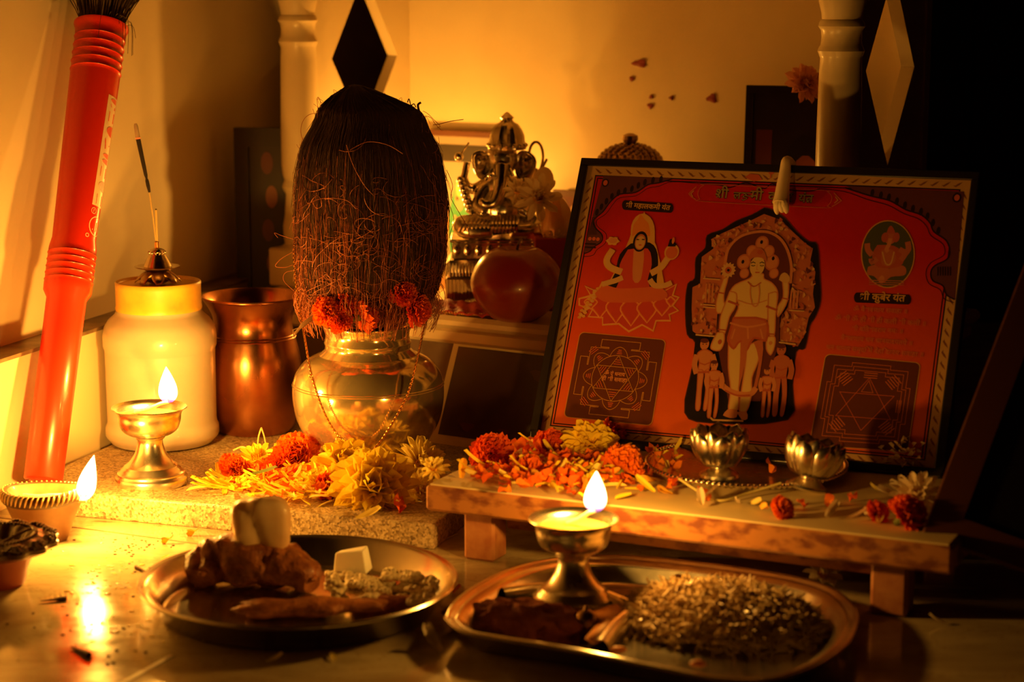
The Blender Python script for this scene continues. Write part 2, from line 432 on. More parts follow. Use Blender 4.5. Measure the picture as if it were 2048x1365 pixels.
def onback(px, py, off=.0):
    r = ray(px, py); n = MN; p0 = ML + MN * (MDEP - off) - Vector((0, 0, CAM_H))
    k = p0.dot(n) / r.dot(n); return Vector((0, 0, CAM_H)) + r * k

def stuck_petals():
    spec = [((1280, 127), .0075, .0036, 'darkest and highest red petal stuck on the cream back wall of the shrine'),
            ((1264, 158), .0026, .0024, 'small round red petal stuck just below the highest one on the shrine wall'),
            ((1303, 194), .0022, .0020, 'tiny red speck of petal, upper of the close pair on the shrine wall'),
            ((1301, 212), .0032, .0026, 'small red petal, lower of the close pair on the shrine wall'),
            ((1343, 196), .0020, .0022, 'tiny red petal between the close pair and the rightmost petal on the shrine wall'),
            ((1424, 197), .0050, .0040, 'rightmost red petal curled on the cream shrine wall')]
    for (p, a, b, lab) in spec:
        m = MB(); n = 12; vs = [(0, -.0018, 0)]; fs = []
        for k in range(n):
            w = 2 * math.pi * k / n; q = 1 + .25 * math.sin(3 * w + p[0])
            vs.append((math.cos(w) * a * q, -.0004 - .0009 * abs(math.sin(w * 1.5)), math.sin(w) * b * q))
        for k in range(n): fs.append((0, 1 + k, 1 + (k + 1) % n))
        vs2 = [(x, 0, z) for x, y, z in vs]; fs2 = [tuple(i + n + 1 for i in reversed(f)) for f in fs]
        fs3 = [(1 + (k + 1) % n, 1 + k, n + 2 + k, n + 2 + (k + 1) % n) for k in range(n)]
        m.add(vs + vs2, fs + fs2 + fs3)
        o = m.build('stuck_petal', M['redmark'], loc=onback(p[0], p[1], .0002)); o.rotation_euler = (0, 0, math.atan2(MU.y, MU.x))
        tag(o, lab, 'petal', 'petals stuck on the shrine wall')
stuck_petals()

# ================================================================ BROOM
def axis_matrix(a, b):
    z = (Vector(b) - Vector(a)); L = z.length; z.normalize()
    x = Vector((1, 0, 0)); x = (x - z * x.dot(z)).normalized(); y = z.cross(x)
    return Matrix((x, y, z)).transposed().to_4x4(), L
def broom():
    a = Vector((PY(86, 958, 1.512).x, 1.512, SLZ + .004)); b = PY(203, 52, 1.675)
    Mx, L = axis_matrix(a, b)
    t = thing('broom', 'red plastic handled grass broom leaning upside down against the left wall', 'broom', a)
    t.rotation_euler = Mx.to_euler()
    r0, r1, r2 = .0150, .0168, .0213
    j = L * .40
    pr = [(.0001, 0), (r0 - .001, 0), (r0, .001)] + [(r0 + .0006, j * .8)]
    pr += [(r0 + .0008, j - .006), (r1 + .0022, j), (r1 + .0024, j + .006)]
    for k in range(5): z = j + .008 + k * .0056; pr += [(r1 + .0022, z), (r1 + .0027, z + .0005), (r1 + .0022, z + .0010)]
    pr += [(r1 + .0021, j + .036), (r1 + .0006, j + .044)]
    pr += [(r2 - .001, L - .045)]
    for k in range(5): z = L - .042 + k * .0072; pr += [(r2 - .001, z), (r2 - .0003, z + .0006), (r2 - .001, z + .0012)]
    pr += [(r2, L - .004), (r2 + .0012, L - .002), (r2 + .0012, L), (r2 - .002, L), (r2 - .002, L - .02), (.0001, L - .02)]
    m = MB(); m.lathe(pr, 48); m.build('handle', M['redplastic'], t, sharp=60)
    m = MB()
    for i in range(420):
        w = rnd(0, 6.283); q = math.sqrt(random.random()); r = q * (r2 - .0025)
        k = 1 + rnd(.3, 1.5) * .8; ln = rnd(.06, .13)
        p = [(r * math.cos(w), r * math.sin(w), L - .018), (r * math.cos(w) * 1.02, r * math.sin(w) * 1.02, L + .005),
             (r * k * math.cos(w), r * k * math.sin(w), L + ln * .5), (r * (2 * k - .8) * math.cos(w + .1), r * (2 * k - .8) * math.sin(w + .1), L + ln)]
        m.tube(smoothpath(p, 3), .0004, 3, cap=False)
    for i in range(10):
        w = rnd(-1.8, .3); r = r2
        m.tube(smoothpath([(r * .7 * math.cos(w), r * .7 * math.sin(w), L - .001), (r * 1.15 * math.cos(w), r * 1.15 * math.sin(w), L + .004),
                           (r * 1.35 * math.cos(w), r * 1.35 * math.sin(w), L - rnd(.0, .03))], 4), .00022, 3, cap=False)
    m.build('bristles', M['bristle'], t)
    # white printed band with cut out letters wrapping round the right side of the handle
    def rr(z): return (r1 + .0006) + (r2 - .001 - r1 - .0006) * (z - j - .044) / (L - .045 - j - .044) + .00015
    def strip(poly, lift=0.0, mb=None):   # poly in (arc, z)
        vs = []
        for s_, z in poly:
            R_ = rr(z) + lift; w = s_ / R_
            vs.append((R_ * math.cos(w), R_ * math.sin(w), z))
        mb.add(vs, [tuple(range(len(poly)))])
    Z0 = L * .585; Z1 = L * .832
    white, red = MB(), MB()
    S0, S1 = -.0128, .0008
    n = 48
    for k in range(n):
        za = Z0 + (Z1 - Z0) * k / n; zb = Z0 + (Z1 - Z0) * (k + 1) / n
        for c in range(6):
            sa = S0 + (S1 - S0) * c / 6; sb = S0 + (S1 - S0) * (c + 1) / 6
            strip([(sa, za), (sb, za), (sb, zb), (sa, zb)], 0, white)
    U = (Z1 - Z0) / 8.0
    def g(kind, i):
        z = Z0 + U * i; h = U
        sa = S0 + .0034
        if kind == 'I': strip([(sa, z + h * .14), (-.0012, z + h * .14), (-.0012, z + h * .86), (sa, z + h * .86)], .0002, red)
        if kind == 'C':
            pts = [(-.0012, z + h * .12)] + [(-.0012 - (-.0012 - sa) * math.sin(q), z + h * .5 - h * .38 * math.cos(q)) for q in [math.pi * x / 10 for x in range(1, 10)]] + [(-.0012, z + h * .88)]
            strip(pts, .0002, red)
        if kind == 'V': strip([(sa + .001, z + h * .10), (-.0012, z + h * .5), (sa, z + h * .9), (sa - .0004, z + h * .7)], .0002, red)
        if kind in 'BR':
            for (c0, c1) in ((.10, .46), (.52, .88)):
                if kind == 'R' and c0 < .2:
                    strip([(-.0012, z + h * .1), (-.0012, z + h * .3), (sa, z + h * .42), (sa + .001, z + h * .2)], .0002, red); continue
                cm = (c0 + c1) / 2; hh = (c1 - c0) / 2
                strip([(-.0012, z + h * c0)] + [(-.0012 - (-.0012 - sa) * math.sin(q), z + h * cm - h * hh * math.cos(q)) for q in [math.pi * x / 8 for x in range(1, 8)]] + [(-.0012, z + h * c1)], .0002, red)
    for i, ch in enumerate('ICIBVCIR'): g(ch, i)
    # round logo under the band: ring with a flourish, small ring and a registered mark
    def ring(sc, zc, ra, rb, mb):
        for k in range(20):
            a_, b_ = 6.2832 * k / 20, 6.2832 * (k + 1) / 20
            strip([(sc + ra * math.cos(a_), zc + ra * math.sin(a_)), (sc + rb * math.cos(a_), zc + rb * math.sin(a_)), (sc + rb * math.cos(b_), zc + rb * math.sin(b_)), (sc + ra * math.cos(b_), zc + ra * math.sin(b_))], 0, mb)
    zc = Z0 - .0165
    ring(-.0046, zc, .0075, .0083, white); ring(-.0100, Z0 - .0045, .0022, .0027, white); ring(-.0130, zc - .0095, .0012, .0017, white)
    for k in range(3): strip([(-.0062 + k * .0022, zc - .004), (-.0054 + k * .0022, zc - .004), (-.0050 + k * .0022, zc + .003), (-.0060 + k * .0022, zc + .0045)], 0, white)
    strip([(-.0090, zc - .0040), (-.0010, zc - .0012), (-.0010, zc - .0004), (-.0090, zc - .0030)], 0, white)
    strip([(-.0104, Z0 - .0058), (-.0099, Z0 - .0058), (-.0096, Z0 - .0032), (-.0102, Z0 - .0032)], 0, white)
    o = white.build('printed_band', M['whiteprint'], t); o['label'] = 'white printed band with lettering'
    red.build('letter_shapes', M['redplastic'], o)
broom()

# ================================================================ JAR with incense holder
JC = Vector((-.2975, 1.664, SLZ))
def jar():
    t = thing('plastic_jar', 'cloudy cream plastic jar with a yellow screw lid on the granite slab', 'jar', JC)
    def z(y): return ZY(y, 1.664) - SLZ
    r = .0478
    pr = [(.0001, .001), (.036, .0), (.0425, .0015), (.0465, .006), (.0478, z(865)), (.0476, z(850)), (.0462, z(843)), (.0458, z(836)),
          (.0462, z(700)), (.0462, z(697)), (.0474, z(690)), (.0476, z(670)), (.0462, z(652)), (.0425, z(638)), (.0375, z(628)), (.0355, z(620)), (.0350, z(585)), (.0001, z(585))]
    m = MB(); m.lathe(pr, 64); m.build('jar_body', M['jarplastic'], t)
    zl, zt = z(616), z(562)
    pr = [(.0345, zl), (.0358, zl - .001), (.0362, zl + .001), (.0356, zl + .003), (.0356, zt - .004), (.0358, zt - .001), (.0350, zt), (.0335, zt - .0008), (.0330, zt - .0022), (.0001, zt - .0022)]
    m = MB(); m.lathe(pr, 64, mod=lambda a, q: 1 + .002 * math.cos(60 * a)); m.build('lid', M['lid'], t, sharp=50)
    return JC + Vector((0, 0, zt - .0022))
LIDTOP = jar()
def incense():
    c = LIDTOP + Vector((-.000, .0, .0002))
    Y = JC.y; s = .000425
    def z(y): return ZY(y, Y) - c.z
    t = thing('incense_holder', 'dark lotus shaped metal incense holder standing on the yellow jar lid', 'incense holder', c)
    m = MB()
    m.lathe([(.0001, .0002), (.006, .0002), (.010, .002), (.006, .0055), (.0022, .0072), (.0022, z(535)), (.0001, z(535))], 24)
    m.build('core', M['oldbrass'], t)
    # splayed foot petals
    for k in range(8):
        w = 2 * math.pi * k / 8 + .2
        m = MB(); vs = []; fs = []
        n = 7
        for i in range(n):
            q = i / (n - 1); rr = .003 + .0165 * q; zz = .0092 - .0085 * q ** 2.2 + .0006
            hw = .0062 * math.sin(math.pi * (.12 + .80 * q)) ** .7
            for j in range(5):
                u = (j - 2) / 2
                vs.append((rr, hw * u, zz + .0022 * (1 - u * u) * math.sin(math.pi * q)))
        for i in range(n - 1):
            for j in range(4): fs.append((i * 5 + j, (i + 1) * 5 + j, (i + 1) * 5 + j + 1, i * 5 + j + 1))
        m.add(vs, fs); o = m.build('foot_petal', M['oldbrass'], t); o.rotation_euler = (0, 0, w)
        sd = o.modifiers.new('thick', 'SOLIDIFY'); sd.thickness = .0006
    # drip dish with pointed scallops
    zd = z(537)
    def sc(a, q): return 1 + .10 * q * abs(math.cos(5 * a)) ** .6
    m = MB(); m.lathe([(.0022, zd - .004), (.006, zd - .004), (.012, zd - .0005), (.0182, zd + .0012), (.0186, zd + .002), (.0175, zd + .002), (.012, zd + .0008), (.0085, zd + .0008), (.0001, zd + .0008)], 60, mod=sc)
    m.build('dish', M['silver'], t)
    zt = z(503)
    m = MB(); m.lathe([(.0115, zd + .0008), (.0118, zd + .002), (.0100, zd + .006), (.0072, zt - .003), (.0060, zt - .001), (.0068, zt), (.0055, zt + .0016), (.0018, zt + .003), (.0001, zt + .003)], 40)
    for k in range(12):
        w = 2 * math.pi * k / 12; m.ell((.0068 * math.cos(w), .0068 * math.sin(w), zt - .0008), .0012, nu=8, nv=6)
    m.build('dome', M['silver'], t)
    m = MB(); z0, z1 = zt + .002, z(484)
    m.lathe([(.0020, z0), (.0020, z1), (.0014, z1), (.0014, z1 - .002), (.0001, z1 - .002)], 20); m.build('tube', M['gold'], t)
    # sticks : burnt long stick leaning left and a short stub
    a = Vector((0, 0, z1 - .002)); Y_ = Y
    def rel(x, y): return PY(x, y, Y_) - c
    t2 = thing('incense_stick', 'long burning incense stick with ash tip leaning left in the lotus holder', 'incense stick', c + a)
    b1 = rel(299, 385) - a; b2 = rel(276, 277) - a; b3 = rel(271, 247) - a
    m = MB(); m.tube([Vector((-.0004, 0, -.001)), b1 * .5, b1], .00055, 6); m.build('bamboo_core', M['bamboo'], t2)
    mid = b1.lerp(b2, .5)
    m = MB(); pp = [b1, b1.lerp(b2, .12), b1.lerp(b2, .22), b1.lerp(b2, .26), b1.lerp(b2, .32), mid, b1.lerp(b2, .8), b2]
    m.tube(pp, [.0010, .0016, .0015, .0009, .0015, .0017, .0019, .0020], 8); m.build('charcoal_coating', M['incense'], t2)
    m = MB(); m.tube([b2, b2.lerp(b3, .4), b2.lerp(b3, .8), b3], [.0019, .0018, .0017, .0010], 8); m.build('ash_tip', M['ash'], t2)
    em = bpy.data.materials.new('ember'); em.use_nodes = True
    bb = em.node_tree.nodes['Principled BSDF']; bb.inputs['Base Color'].default_value = (.6, .1, .02, 1)
    bb.inputs['Emission Color'].default_value = (1, .18, .02, 1); bb.inputs['Emission Strength'].default_value = .7
    m = MB(); m.tube([b2 - (b3 - b2) * .04, b2 + (b3 - b2) * .06], .00205, 8); m.build('ember', em, t2)
    t3 = thing('incense_stub', 'short burnt down incense stub upright in the lotus holder', 'incense stick', c + a)
    b1 = rel(312, 420) - a
    m = MB(); m.tube([Vector((.0004, 0, -.001)), b1], [.0008, .0009], 6); m.build('bamboo_core', M['bamboo'], t3)
    m = MB(); m.tube([b1, b1 * 1.03], [.0009, .0007], 6); m.build('burnt_end', M['char'], t3)
incense()

# ================================================================ COPPER POT
def copper_pot():
    c = Vector((PY(505, 600, 1.712).x, 1.712, SLZ))
    def z(y): return ZY(y, 1.712) - SLZ
    t = thing('copper_pot', 'tarnished copper water pot with a flared open rim behind the plastic jar', 'pot', c)
    top = z(592)
    outer = smoothprof([(.0300, .000), (.0325, .0015), (.0365, z(840)), (.0408, z(800)), (.0418, z(755)), (.0405, z(715)), (.0370, z(680)), (.0345, z(660)), (.0340, z(645)), (.0352, z(628)), (.0385, z(612)), (.0418, z(600)), (.0440, top - .001)], 4)
    inner = [(.0440, top), (.0436, top + .0008), (.0425, top), (.0370, z(612)), (.0330, z(645)), (.0400, z(755)), (.034, .004), (.0001, .003)]
    m = MB(); m.lathe([(.0001, 0)] + outer + inner, 64)
    for yy in (668, 673):
        rr = .0357 if yy == 668 else .0366
        m.lathe([(rr, z(yy) - .0006), (rr + .0006, z(yy)), (rr, z(yy) + .0006)], 64)
    m.build('pot_body', M['copper'], t)
copper_pot()

# ================================================================ FLAMES AND LAMPS
def flame_mesh(h, r, lean=(0, 0), tip=.0):
    m = MB(); n = 18
    vs, fs = [], []; seg = 20
    for i in range(n + 1):
        q = i / n
        rad = r * (math.sin(math.pi * min(q * .98 + .03, 1) ** .62)) ** .85 * (1 - .12 * q)
        cx = lean[0] * q ** 1.6; cy = lean[1] * q ** 1.6
        for k in range(seg):
            a = 2 * math.pi * k / seg; vs.append((cx + rad * math.cos(a), cy + rad * math.sin(a), h * q))
    for i in range(n):
        for k in range(seg):
            k2 = (k + 1) % seg; fs.append((i * seg + k, i * seg + k2, (i + 1) * seg + k2, (i + 1) * seg + k))
    return m.add(vs, fs)
def make_flame(loc, h, r, lean, parent, power):
    o = flame_mesh(h, r, lean).build('flame', M['flame'], parent); o.location = loc
    ld = bpy.data.lights.new('flame_light', 'POINT'); ld.energy = power * FLAME_POWER; ld.color = FLAME_COLOR; ld.shadow_soft_size = r * .8
    lo = bpy.data.objects.new('flame_light', ld); lo.location = Vector(loc) + Vector((lean[0] * .4, lean[1] * .4, h * .62)); lo.parent = parent; COL.objects.link(lo)
    return o
def standing_lamp(c, s, label, flame_px, power, fh, fr, lean, wickdir):
    t = thing('oil_lamp', label, 'oil lamp', c)
    H_ = .0605 * s
    pr = [(.0001, 0), (.0275, 0), (.0282, .001), (.0282, .0058), (.0275, .0066), (.0262, .0080), (.0262, .0092), (.0236, .0108), (.0232, .0122), (.0212, .0134), (.0208, .0146)]
    pr += smoothprof([(.0205, .0148), (.0165, .0180), (.0125, .0240), (.0104, .0300), (.0098, .0340), (.0106, .0375)], 4)
    m = MB(); m.lathe([(a * s, b * s) for a, b in pr] + [(.0001, .0375 * s)], 64)
    m.lathe([(.0108 * s, .0360 * s), (.0116 * s, .0368 * s), (.0108 * s, .0376 * s)], 48)
    m.build('stand', M['pewter'], t, sharp=45)
    out = smoothprof([(.0085, .0378), (.0160, .0395), (.0215, .0435), (.0240, .0500), (.0246, .0550), (.0262, .0585), (.0292, .0605)], 5)
    inn = smoothprof([(.0290, .0612), (.0255, .0592), (.0236, .0555), (.0225, .0500), (.0190, .0445), (.010, .0420), (.0001, .0415)], 4)
    m = MB(); m.lathe([(a * s, b * s) for a, b in out + inn], 64); m.build('cup', M['pewter'], t, sharp=60)
    m = MB(); m.lathe([(.0001, .0548 * s), (.0232 * s, .0548 * s)], 40); m.build('oil', M['oil'], t)
    fb = PY(flame_px[0], flame_px[1], c.y - .004) - c
    m = MB(); st = Vector((wickdir[0], wickdir[1], .0560 * s)); q = (Vector((0, 0, 0)) + fb)
    m.tube(smoothpath([st, st.lerp(q, .4) + Vector((.001, 0, -.0002)), st.lerp(q, .75) + Vector((.0, 0, .001)), q + Vector((0, 0, .0008))], 5), [.0016] * 8 + [.0013] * 8, 8)
    m.build('wick', M['wick'], t)
    m = MB(); m.tube([q + Vector((0, 0, .0004)), q + Vector((0, 0, .0034))], [.0013, .0007], 8); m.build('burnt_wick_tip', M['char'], t)
    make_flame(fb + Vector((0, 0, .0006)), fh, fr, lean, t, power)
LL = Vector((PY(303, 967, 1.520).x, 1.520, SLZ))
standing_lamp(LL, 1.0, 'metal pedestal oil lamp burning on the slab in front of the plastic jar', (337, 806), 1.6, .0280, .0076, (-.001, 0), (-.012, .004))

# ---- clay lamp
def clay_lamp():
    c = G(88, 1068) ; c = Vector((PY(84, 1068, 1.425).x, 1.425, 0))
    t = thing('clay_lamp', 'pale clay oil lamp with a gold striped rim burning at the left edge', 'oil lamp', c)
    H_ = .0375; seg = 72
    def shape(a):   # boat shape with a spout towards +x
        d = math.cos(a); return (.0275 + .0050 * max(d, 0) ** 6) , .0250
    def ringpts(k, z, inset=0):
        out = []
        for i in range(seg):
            a = 2 * math.pi * i / seg; rx, ry = shape(a)
            out.append(((rx * k - inset) * math.cos(a), (ry * k - inset) * math.sin(a), z + (.003 * max(math.cos(a), 0) ** 4 + .0015 * max(-math.cos(a), 0) ** 3) * (z / H_) ** 2))
        return out
    def loft(rings, mb, mi=0, close0=False, close1=False):
        vs = [p for r_ in rings for p in r_]; fs = []
        for i in range(len(rings) - 1):
            for k in range(seg):
                k2 = (k + 1) % seg; fs.append((i * seg + k, i * seg + k2, (i + 1) * seg + k2, (i + 1) * seg + k))
        if close0: fs.append(tuple(reversed(range(seg))))
        if close1: fs.append(tuple((len(rings) - 1) * seg + k for k in range(seg)))
        mb.add(vs, fs, mi)
    m = MB()
    loft([ringpts(.56, 0), ringpts(.60, .003), ringpts(.78, .018), ringpts(.92, .027), ringpts(.98, .0295), ringpts(1.0, .032), ringpts(1.0, .0355), ringpts(.97, H_),
          ringpts(.97, H_, .0030), ringpts(.92, .0345, .004), ringpts(.75, .024, .004), ringpts(.4, .018, .004)], m, 0, True, True)
    m.build('bowl', M['clay'], t)
    m = MB(); loft([ringpts(.985, .0290), ringpts(1.03, .0305), ringpts(1.045, .0335), ringpts(1.03, .0365), ringpts(.985, H_ + .0008), ringpts(.93, H_ + .0006), ringpts(.90, .0365)], m)
    o = m.build('rim', M['darkclay'], t); o['label'] = 'dark brown rounded rim'
    m = MB()
    for i in range(46):   # slanted gold strokes along the rim
        a = 2 * math.pi * i / 46
        pts = []
        for j in range(4):
            aa = a + j * .035; rx, ry = shape(aa); kk = (1.035, 1.052, 1.035, .975)[j]; zz = (.0308, .0335, .0368, .0386)[j] + (.003 * max(math.cos(aa), 0) ** 4 + .0015 * max(-math.cos(aa), 0) ** 3)
            pts.append((rx * kk * math.cos(aa), ry * kk * math.sin(aa), zz))
        m.tube(pts, [.0004, .0008, .0008, .0005], 6)
    o = m.build('rim_stripes', M['clay_stripe'], t); o['label'] = 'gold slanted stripes on the rim'
    m = MB(); loft([ringpts(.80, .0300, .003), ringpts(.3, .0300, .002)], m, 0, False, True); m.build('oil', M['clay_oil'], t)
    fb = PY(171, 998, 1.418) - c
    m = MB(); m.tube(smoothpath([(-.014, .006, .0320), (-.002, .003, .0318), (.010, .001, .033), fb - Vector((.001, 0, .001)), fb + Vector((.0006, 0, .0005))], 4), [.0019] * 9 + [.0026] * 5 + [.0019] * 3, 8)
    m.build('wick', M['wick'], t)
    m = MB(); m.tube([fb, fb + Vector((.0008, 0, .003))], [.0014, .0008], 8); m.build('burnt_wick_tip', M['char'], t)
    make_flame(fb + Vector((0, 0, .0002)), .0325, .0072, (.0075, 0), t, 2.1)
clay_lamp()

def dark_lamp():
    c = Vector((PY(-12, 1150, 1.315).x, 1.315, 0))
    t = thing('dark_clay_lamp', 'dark ornate unlit clay lamp with a beaded ruffled rim at the lower left edge', 'oil lamp', c)
    m = MB()
    m.lathe([(.0001, 0), (.0200, 0), (.0215, .003), (.0225, .010), (.0270, .020), (.0300, .0240), (.0001, .0240)], 48); m.build('foot', M['redclay'], t)
    m = MB()
    def sc(a, q): return 1 + .045 * math.cos(14 * a) * (1 if .2 < q < .9 else .2)
    m.lathe([(.028, .0225), (.036, .0235), (.0425, .027), (.0430, .030), (.040, .0325), (.033, .0335), (.0300, .0345), (.0270, .0330), (.022, .026), (.0001, .0235)], 112, mod=sc)
    for i in range(14):      # ruffle lobes wrapped in beads
        a = 2 * math.pi * i / 14
        for j in range(13):
            q = -1.35 + 2.7 * j / 12
            for lay in range(3):
                rr = .0075 - lay * .0022
                x = .0355 + rr * math.cos(q); y = rr * math.sin(q) * 1.05
                p = Matrix.Rotation(a, 4, 'Z') @ Vector((x, y, .0318 + .0010 * lay + .0006 * math.sin(j * 2.3)))
                m.ell(p, .00125, nu=6, nv=4)
    for i in range(70):
        a = 2 * math.pi * i / 70; m.ell((.0292 * math.cos(a), .0292 * math.sin(a), .0348), .0012, nu=6, nv=4)
    m.build('beaded_rim', M['darkclay'], t)
    m = MB(); m.tube(smoothpath([(-.008, 0, .0275), (.004, -.002, .028), (.016, .004, .0335), (.026, .006, .0375)], 4), .0011, 6); m.build('wick', M['stem'], t)
dark_lamp()
# ================================================================ BRASS WATER POT + COCONUT + CHAIN
KY = 1.600
KC = Vector((PY(738, 900, KY).x, KY, SLZ))
def kalash():
    s = .000398
    def z(y): return ZY(y, KY) - SLZ
    t = thing('brass_pot', 'round mirror polished brass water pot under the coconut', 'pot', KC)
    out = smoothprof([(.0330, .0002), (.0345, .001), (.0400, z(900)), (.0500, z(875)), (.0580, z(840)), (.0612, z(805)), (.0618, z(780)), (.0610, z(762)), (.0580, z(742)), (.0510, z(722)), (.0420, z(710))], 6)
    neck = [(.0365, z(706)), (.0348, z(700)), (.0345, z(690)), (.0352, z(686)), (.0354, z(684)), (.0348, z(681)), (.0340, z(672)), (.0342, z(664)), (.0352, z(656)), (.0358, z(652)), (.0358, z(650)), (.0350, z(649)), (.0338, z(655)), (.033, z(672)), (.0335, z(695)), (.045, z(720)), (.056, z(780)), (.03, .004), (.0001, .003)]
    m = MB(); m.lathe([(.0001, 0)] + out + neck, 96)
    for yy in (764, 768):
        rr = .0611 if yy == 764 else .0616
        m.lathe([(rr, z(yy) - .0005), (rr + .0005, z(yy)), (rr, z(yy) + .0005)], 96)
    m.build('pot_body', M['kalash'], t, sharp=50)
    m = MB(); m.lathe([(.0300, z(668)), (.0001, z(668))], 40); m.build('water', M['oil'], t)
kalash()

def coconut():
    Y = KY; s = .000398
    rows = [(169, 716, 3), (172, 717, 16), (178, 719, 30), (190, 724, 54), (205, 733, 80), (220, 741, 101), (238, 746, 110), (264, 742, 122), (293, 743, 138), (330, 744, 146), (385, 744, 153), (440, 744.5, 154.5),
            (490, 743, 153), (535, 740, 149), (575, 738, 140), (605, 736, 124), (628, 735, 100), (645, 736, 74), (655, 737, 50)]
    P = smoothpath([(a, b, c) for a, b, c in rows], 3)
    base = PY(736, 655, Y)
    t = thing('coconut', 'dark fibrous husked coconut standing on the mouth of the brass pot', 'coconut', base)
    import bisect
    R3 = [(ZY(p.x, Y) - base.z, (p.y - 736) * s, max(p.z, 2) * s) for p in P][::-1]   # z, cx, hw ascending
    zs = [r[0] for r in R3]
    def prof(z):
        i = min(max(bisect.bisect(zs, z) - 1, 0), len(zs) - 2)
        k = min(max((z - zs[i]) / max(zs[i + 1] - zs[i], 1e-6), 0), 1)
        return R3[i][1] + (R3[i + 1][1] - R3[i][1]) * k, R3[i][2] + (R3[i + 1][2] - R3[i][2]) * k
    def surf(phi, z, off=0.0):
        cx, hw = prof(z)
        r = hw * (1 + .022 * math.cos(3 * phi + .9) - .022 * abs(math.cos(phi))) 
        n = noise.noise(Vector((math.cos(phi) * 3, math.sin(phi) * 3, z * 45))) * .0011
        r = r + n + off
        return Vector((cx + r * math.cos(phi), r * .96 * math.sin(phi), z))
    m = MB(); seg = 90; nz_ = 80; vs, fs = [], []
    zt = zs[-1]
    for i in range(nz_ + 1):
        z = zt * (1 - math.cos(math.pi * i / nz_)) / 2
        for k in range(seg): vs.append(surf(2 * math.pi * k / seg, z))
    for i in range(nz_):
        for k in range(seg):
            k2 = (k + 1) % seg; fs.append((i * seg + k, i * seg + k2, (i + 1) * seg + k2, (i + 1) * seg + k))
    fs.append(tuple(reversed(range(seg)))); fs.append(tuple(nz_ * seg + k for k in range(seg)))
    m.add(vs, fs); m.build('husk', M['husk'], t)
    # combed fibres lying down the husk
    m = MB(); md = MB()
    rs = random.Random(3)
    for i in range(2600):
        phi = rs.uniform(-math.pi, math.pi)
        if rs.random() < .55: phi = -math.pi / 2 + rs.gauss(0, 1.0)
        z0 = zt * rs.uniform(.05, 1.0) ** .9; z0 = min(z0, zt * .995); ln = zt * rs.uniform(.12, .42); z1 = max(z0 - ln, .004)
        n = 7; pts = []; dr = rs.gauss(0, .05); wv = rs.uniform(.0, .02); f = rs.uniform(3, 8); p0 = rs.uniform(0, 6)
        o0 = rs.uniform(.0002, .0009); lift = rs.uniform(0, .0035) if rs.random() < .35 else 0
        for j in range(n):
            q = j / (n - 1)
            pts.append(surf(phi + dr * q + wv * math.sin(f * q + p0), z0 + (z1 - z0) * q, o0 + lift * q * q))
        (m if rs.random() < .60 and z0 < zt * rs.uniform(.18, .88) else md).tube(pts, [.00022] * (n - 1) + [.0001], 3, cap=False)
    # curly loose fibres
    for i in range(330):
        phi = -math.pi / 2 + rs.gauss(0, 1.1); z = zt * rs.uniform(.04, .80) * rs.uniform(.5, 1); cur = surf(phi, z, .0012)
        pts = [cur]; az = rs.uniform(0, 6.28); turn = rs.uniform(-.55, .55); lnn = rs.uniform(.0016, .0034)
        u = Vector((-math.sin(phi), math.cos(phi), 0)); nn = Vector((math.cos(phi), math.sin(phi), 0))
        for j in range(11):
            az += turn * rs.uniform(.4, 1.4)
            step = u * math.cos(az) + Vector((0, 0, 1)) * math.sin(az) * .8 - Vector((0, 0, .25))
            d = step * lnn; z2 = min(max(pts[-1].z + d.z, .004), zt * .97)
            ph2 = math.atan2(pts[-1].y + d.y, pts[-1].x + d.x - prof(z2)[0])
            pts.append(surf(ph2, z2, .0012 + .0012 * math.sin(j * .5 + az) ** 2))
        m.tube(smoothpath(pts, 2), .00020, 3, cap=False)
    # hanging fringe at the bottom
    for i in range(420):
        phi = -math.pi / 2 + rs.gauss(0, 1.2); z = zt * rs.uniform(.08, .20)
        if math.sin(phi) > .5: continue
        pts = [surf(phi, z, .0008)]; q = rs.uniform(.003, .009); L_ = rs.uniform(.010, .028)
        e = surf(phi + rs.gauss(0, .06), z, .0008)
        nn = Vector((math.cos(phi), math.sin(phi), 0))
        for j in range(1, 6):
            k = j / 5; pts.append(Vector((e.x, e.y, z)) + nn * (q * math.sin(k * 2.4) - k * .004) + Vector((rs.gauss(0, .0005), 0, -L_ * k)))
        pts = [Vector((p.x, p.y, max(p.z, -.004))) for p in pts]
        m.tube(pts, .00022, 3, cap=False)
    # stray hairs that stand off the outline, seen against the wall
    def stray(px, r=.00022, mb=m, dy=-.004):
        pts = [PY(x, y, Y + dy) - base for x, y in px]; mb.tube(smoothpath(pts, 6), r, 4, cap=False)
    stray([(641, 236), (636, 215), (634, 198), (638, 196), (644, 215), (650, 235)], dy=0)
    stray([(644, 233), (628, 227), (612, 234), (603, 250), (602, 268), (606, 280), (612, 286)], dy=0)
    stray([(866, 250), (880, 248), (900, 243), (927, 239)], dy=0, r=.0003)
    stray([(815, 205), (818, 198), (822, 210), (828, 208), (832, 215)], dy=0, r=.0004, mb=md)
    stray([(838, 222), (836, 210), (842, 205)], dy=0, r=.0009, mb=md)
    stray([(846, 222), (856, 228), (868, 240), (880, 252), (874, 256)], dy=0)
    stray([(850, 232), (862, 236), (872, 250), (884, 262)], dy=0)
    stray([(666, 212), (668, 200), (674, 190), (682, 178)], dy=0)
    stray([(655, 222), (660, 208), (668, 198), (672, 186)], dy=0)
    stray([(893, 340), (905, 370), (902, 395), (915, 420), (935, 455), (938, 470)], dy=0, r=.00025)
    stray([(895, 400), (908, 440), (900, 470), (905, 500)], dy=0)
    stray([(594, 500), (575, 510), (560, 520), (551, 533), (570, 535), (585, 530)], dy=0)
    stray([(592, 480), (565, 472), (549, 466), (556, 476)], dy=0)
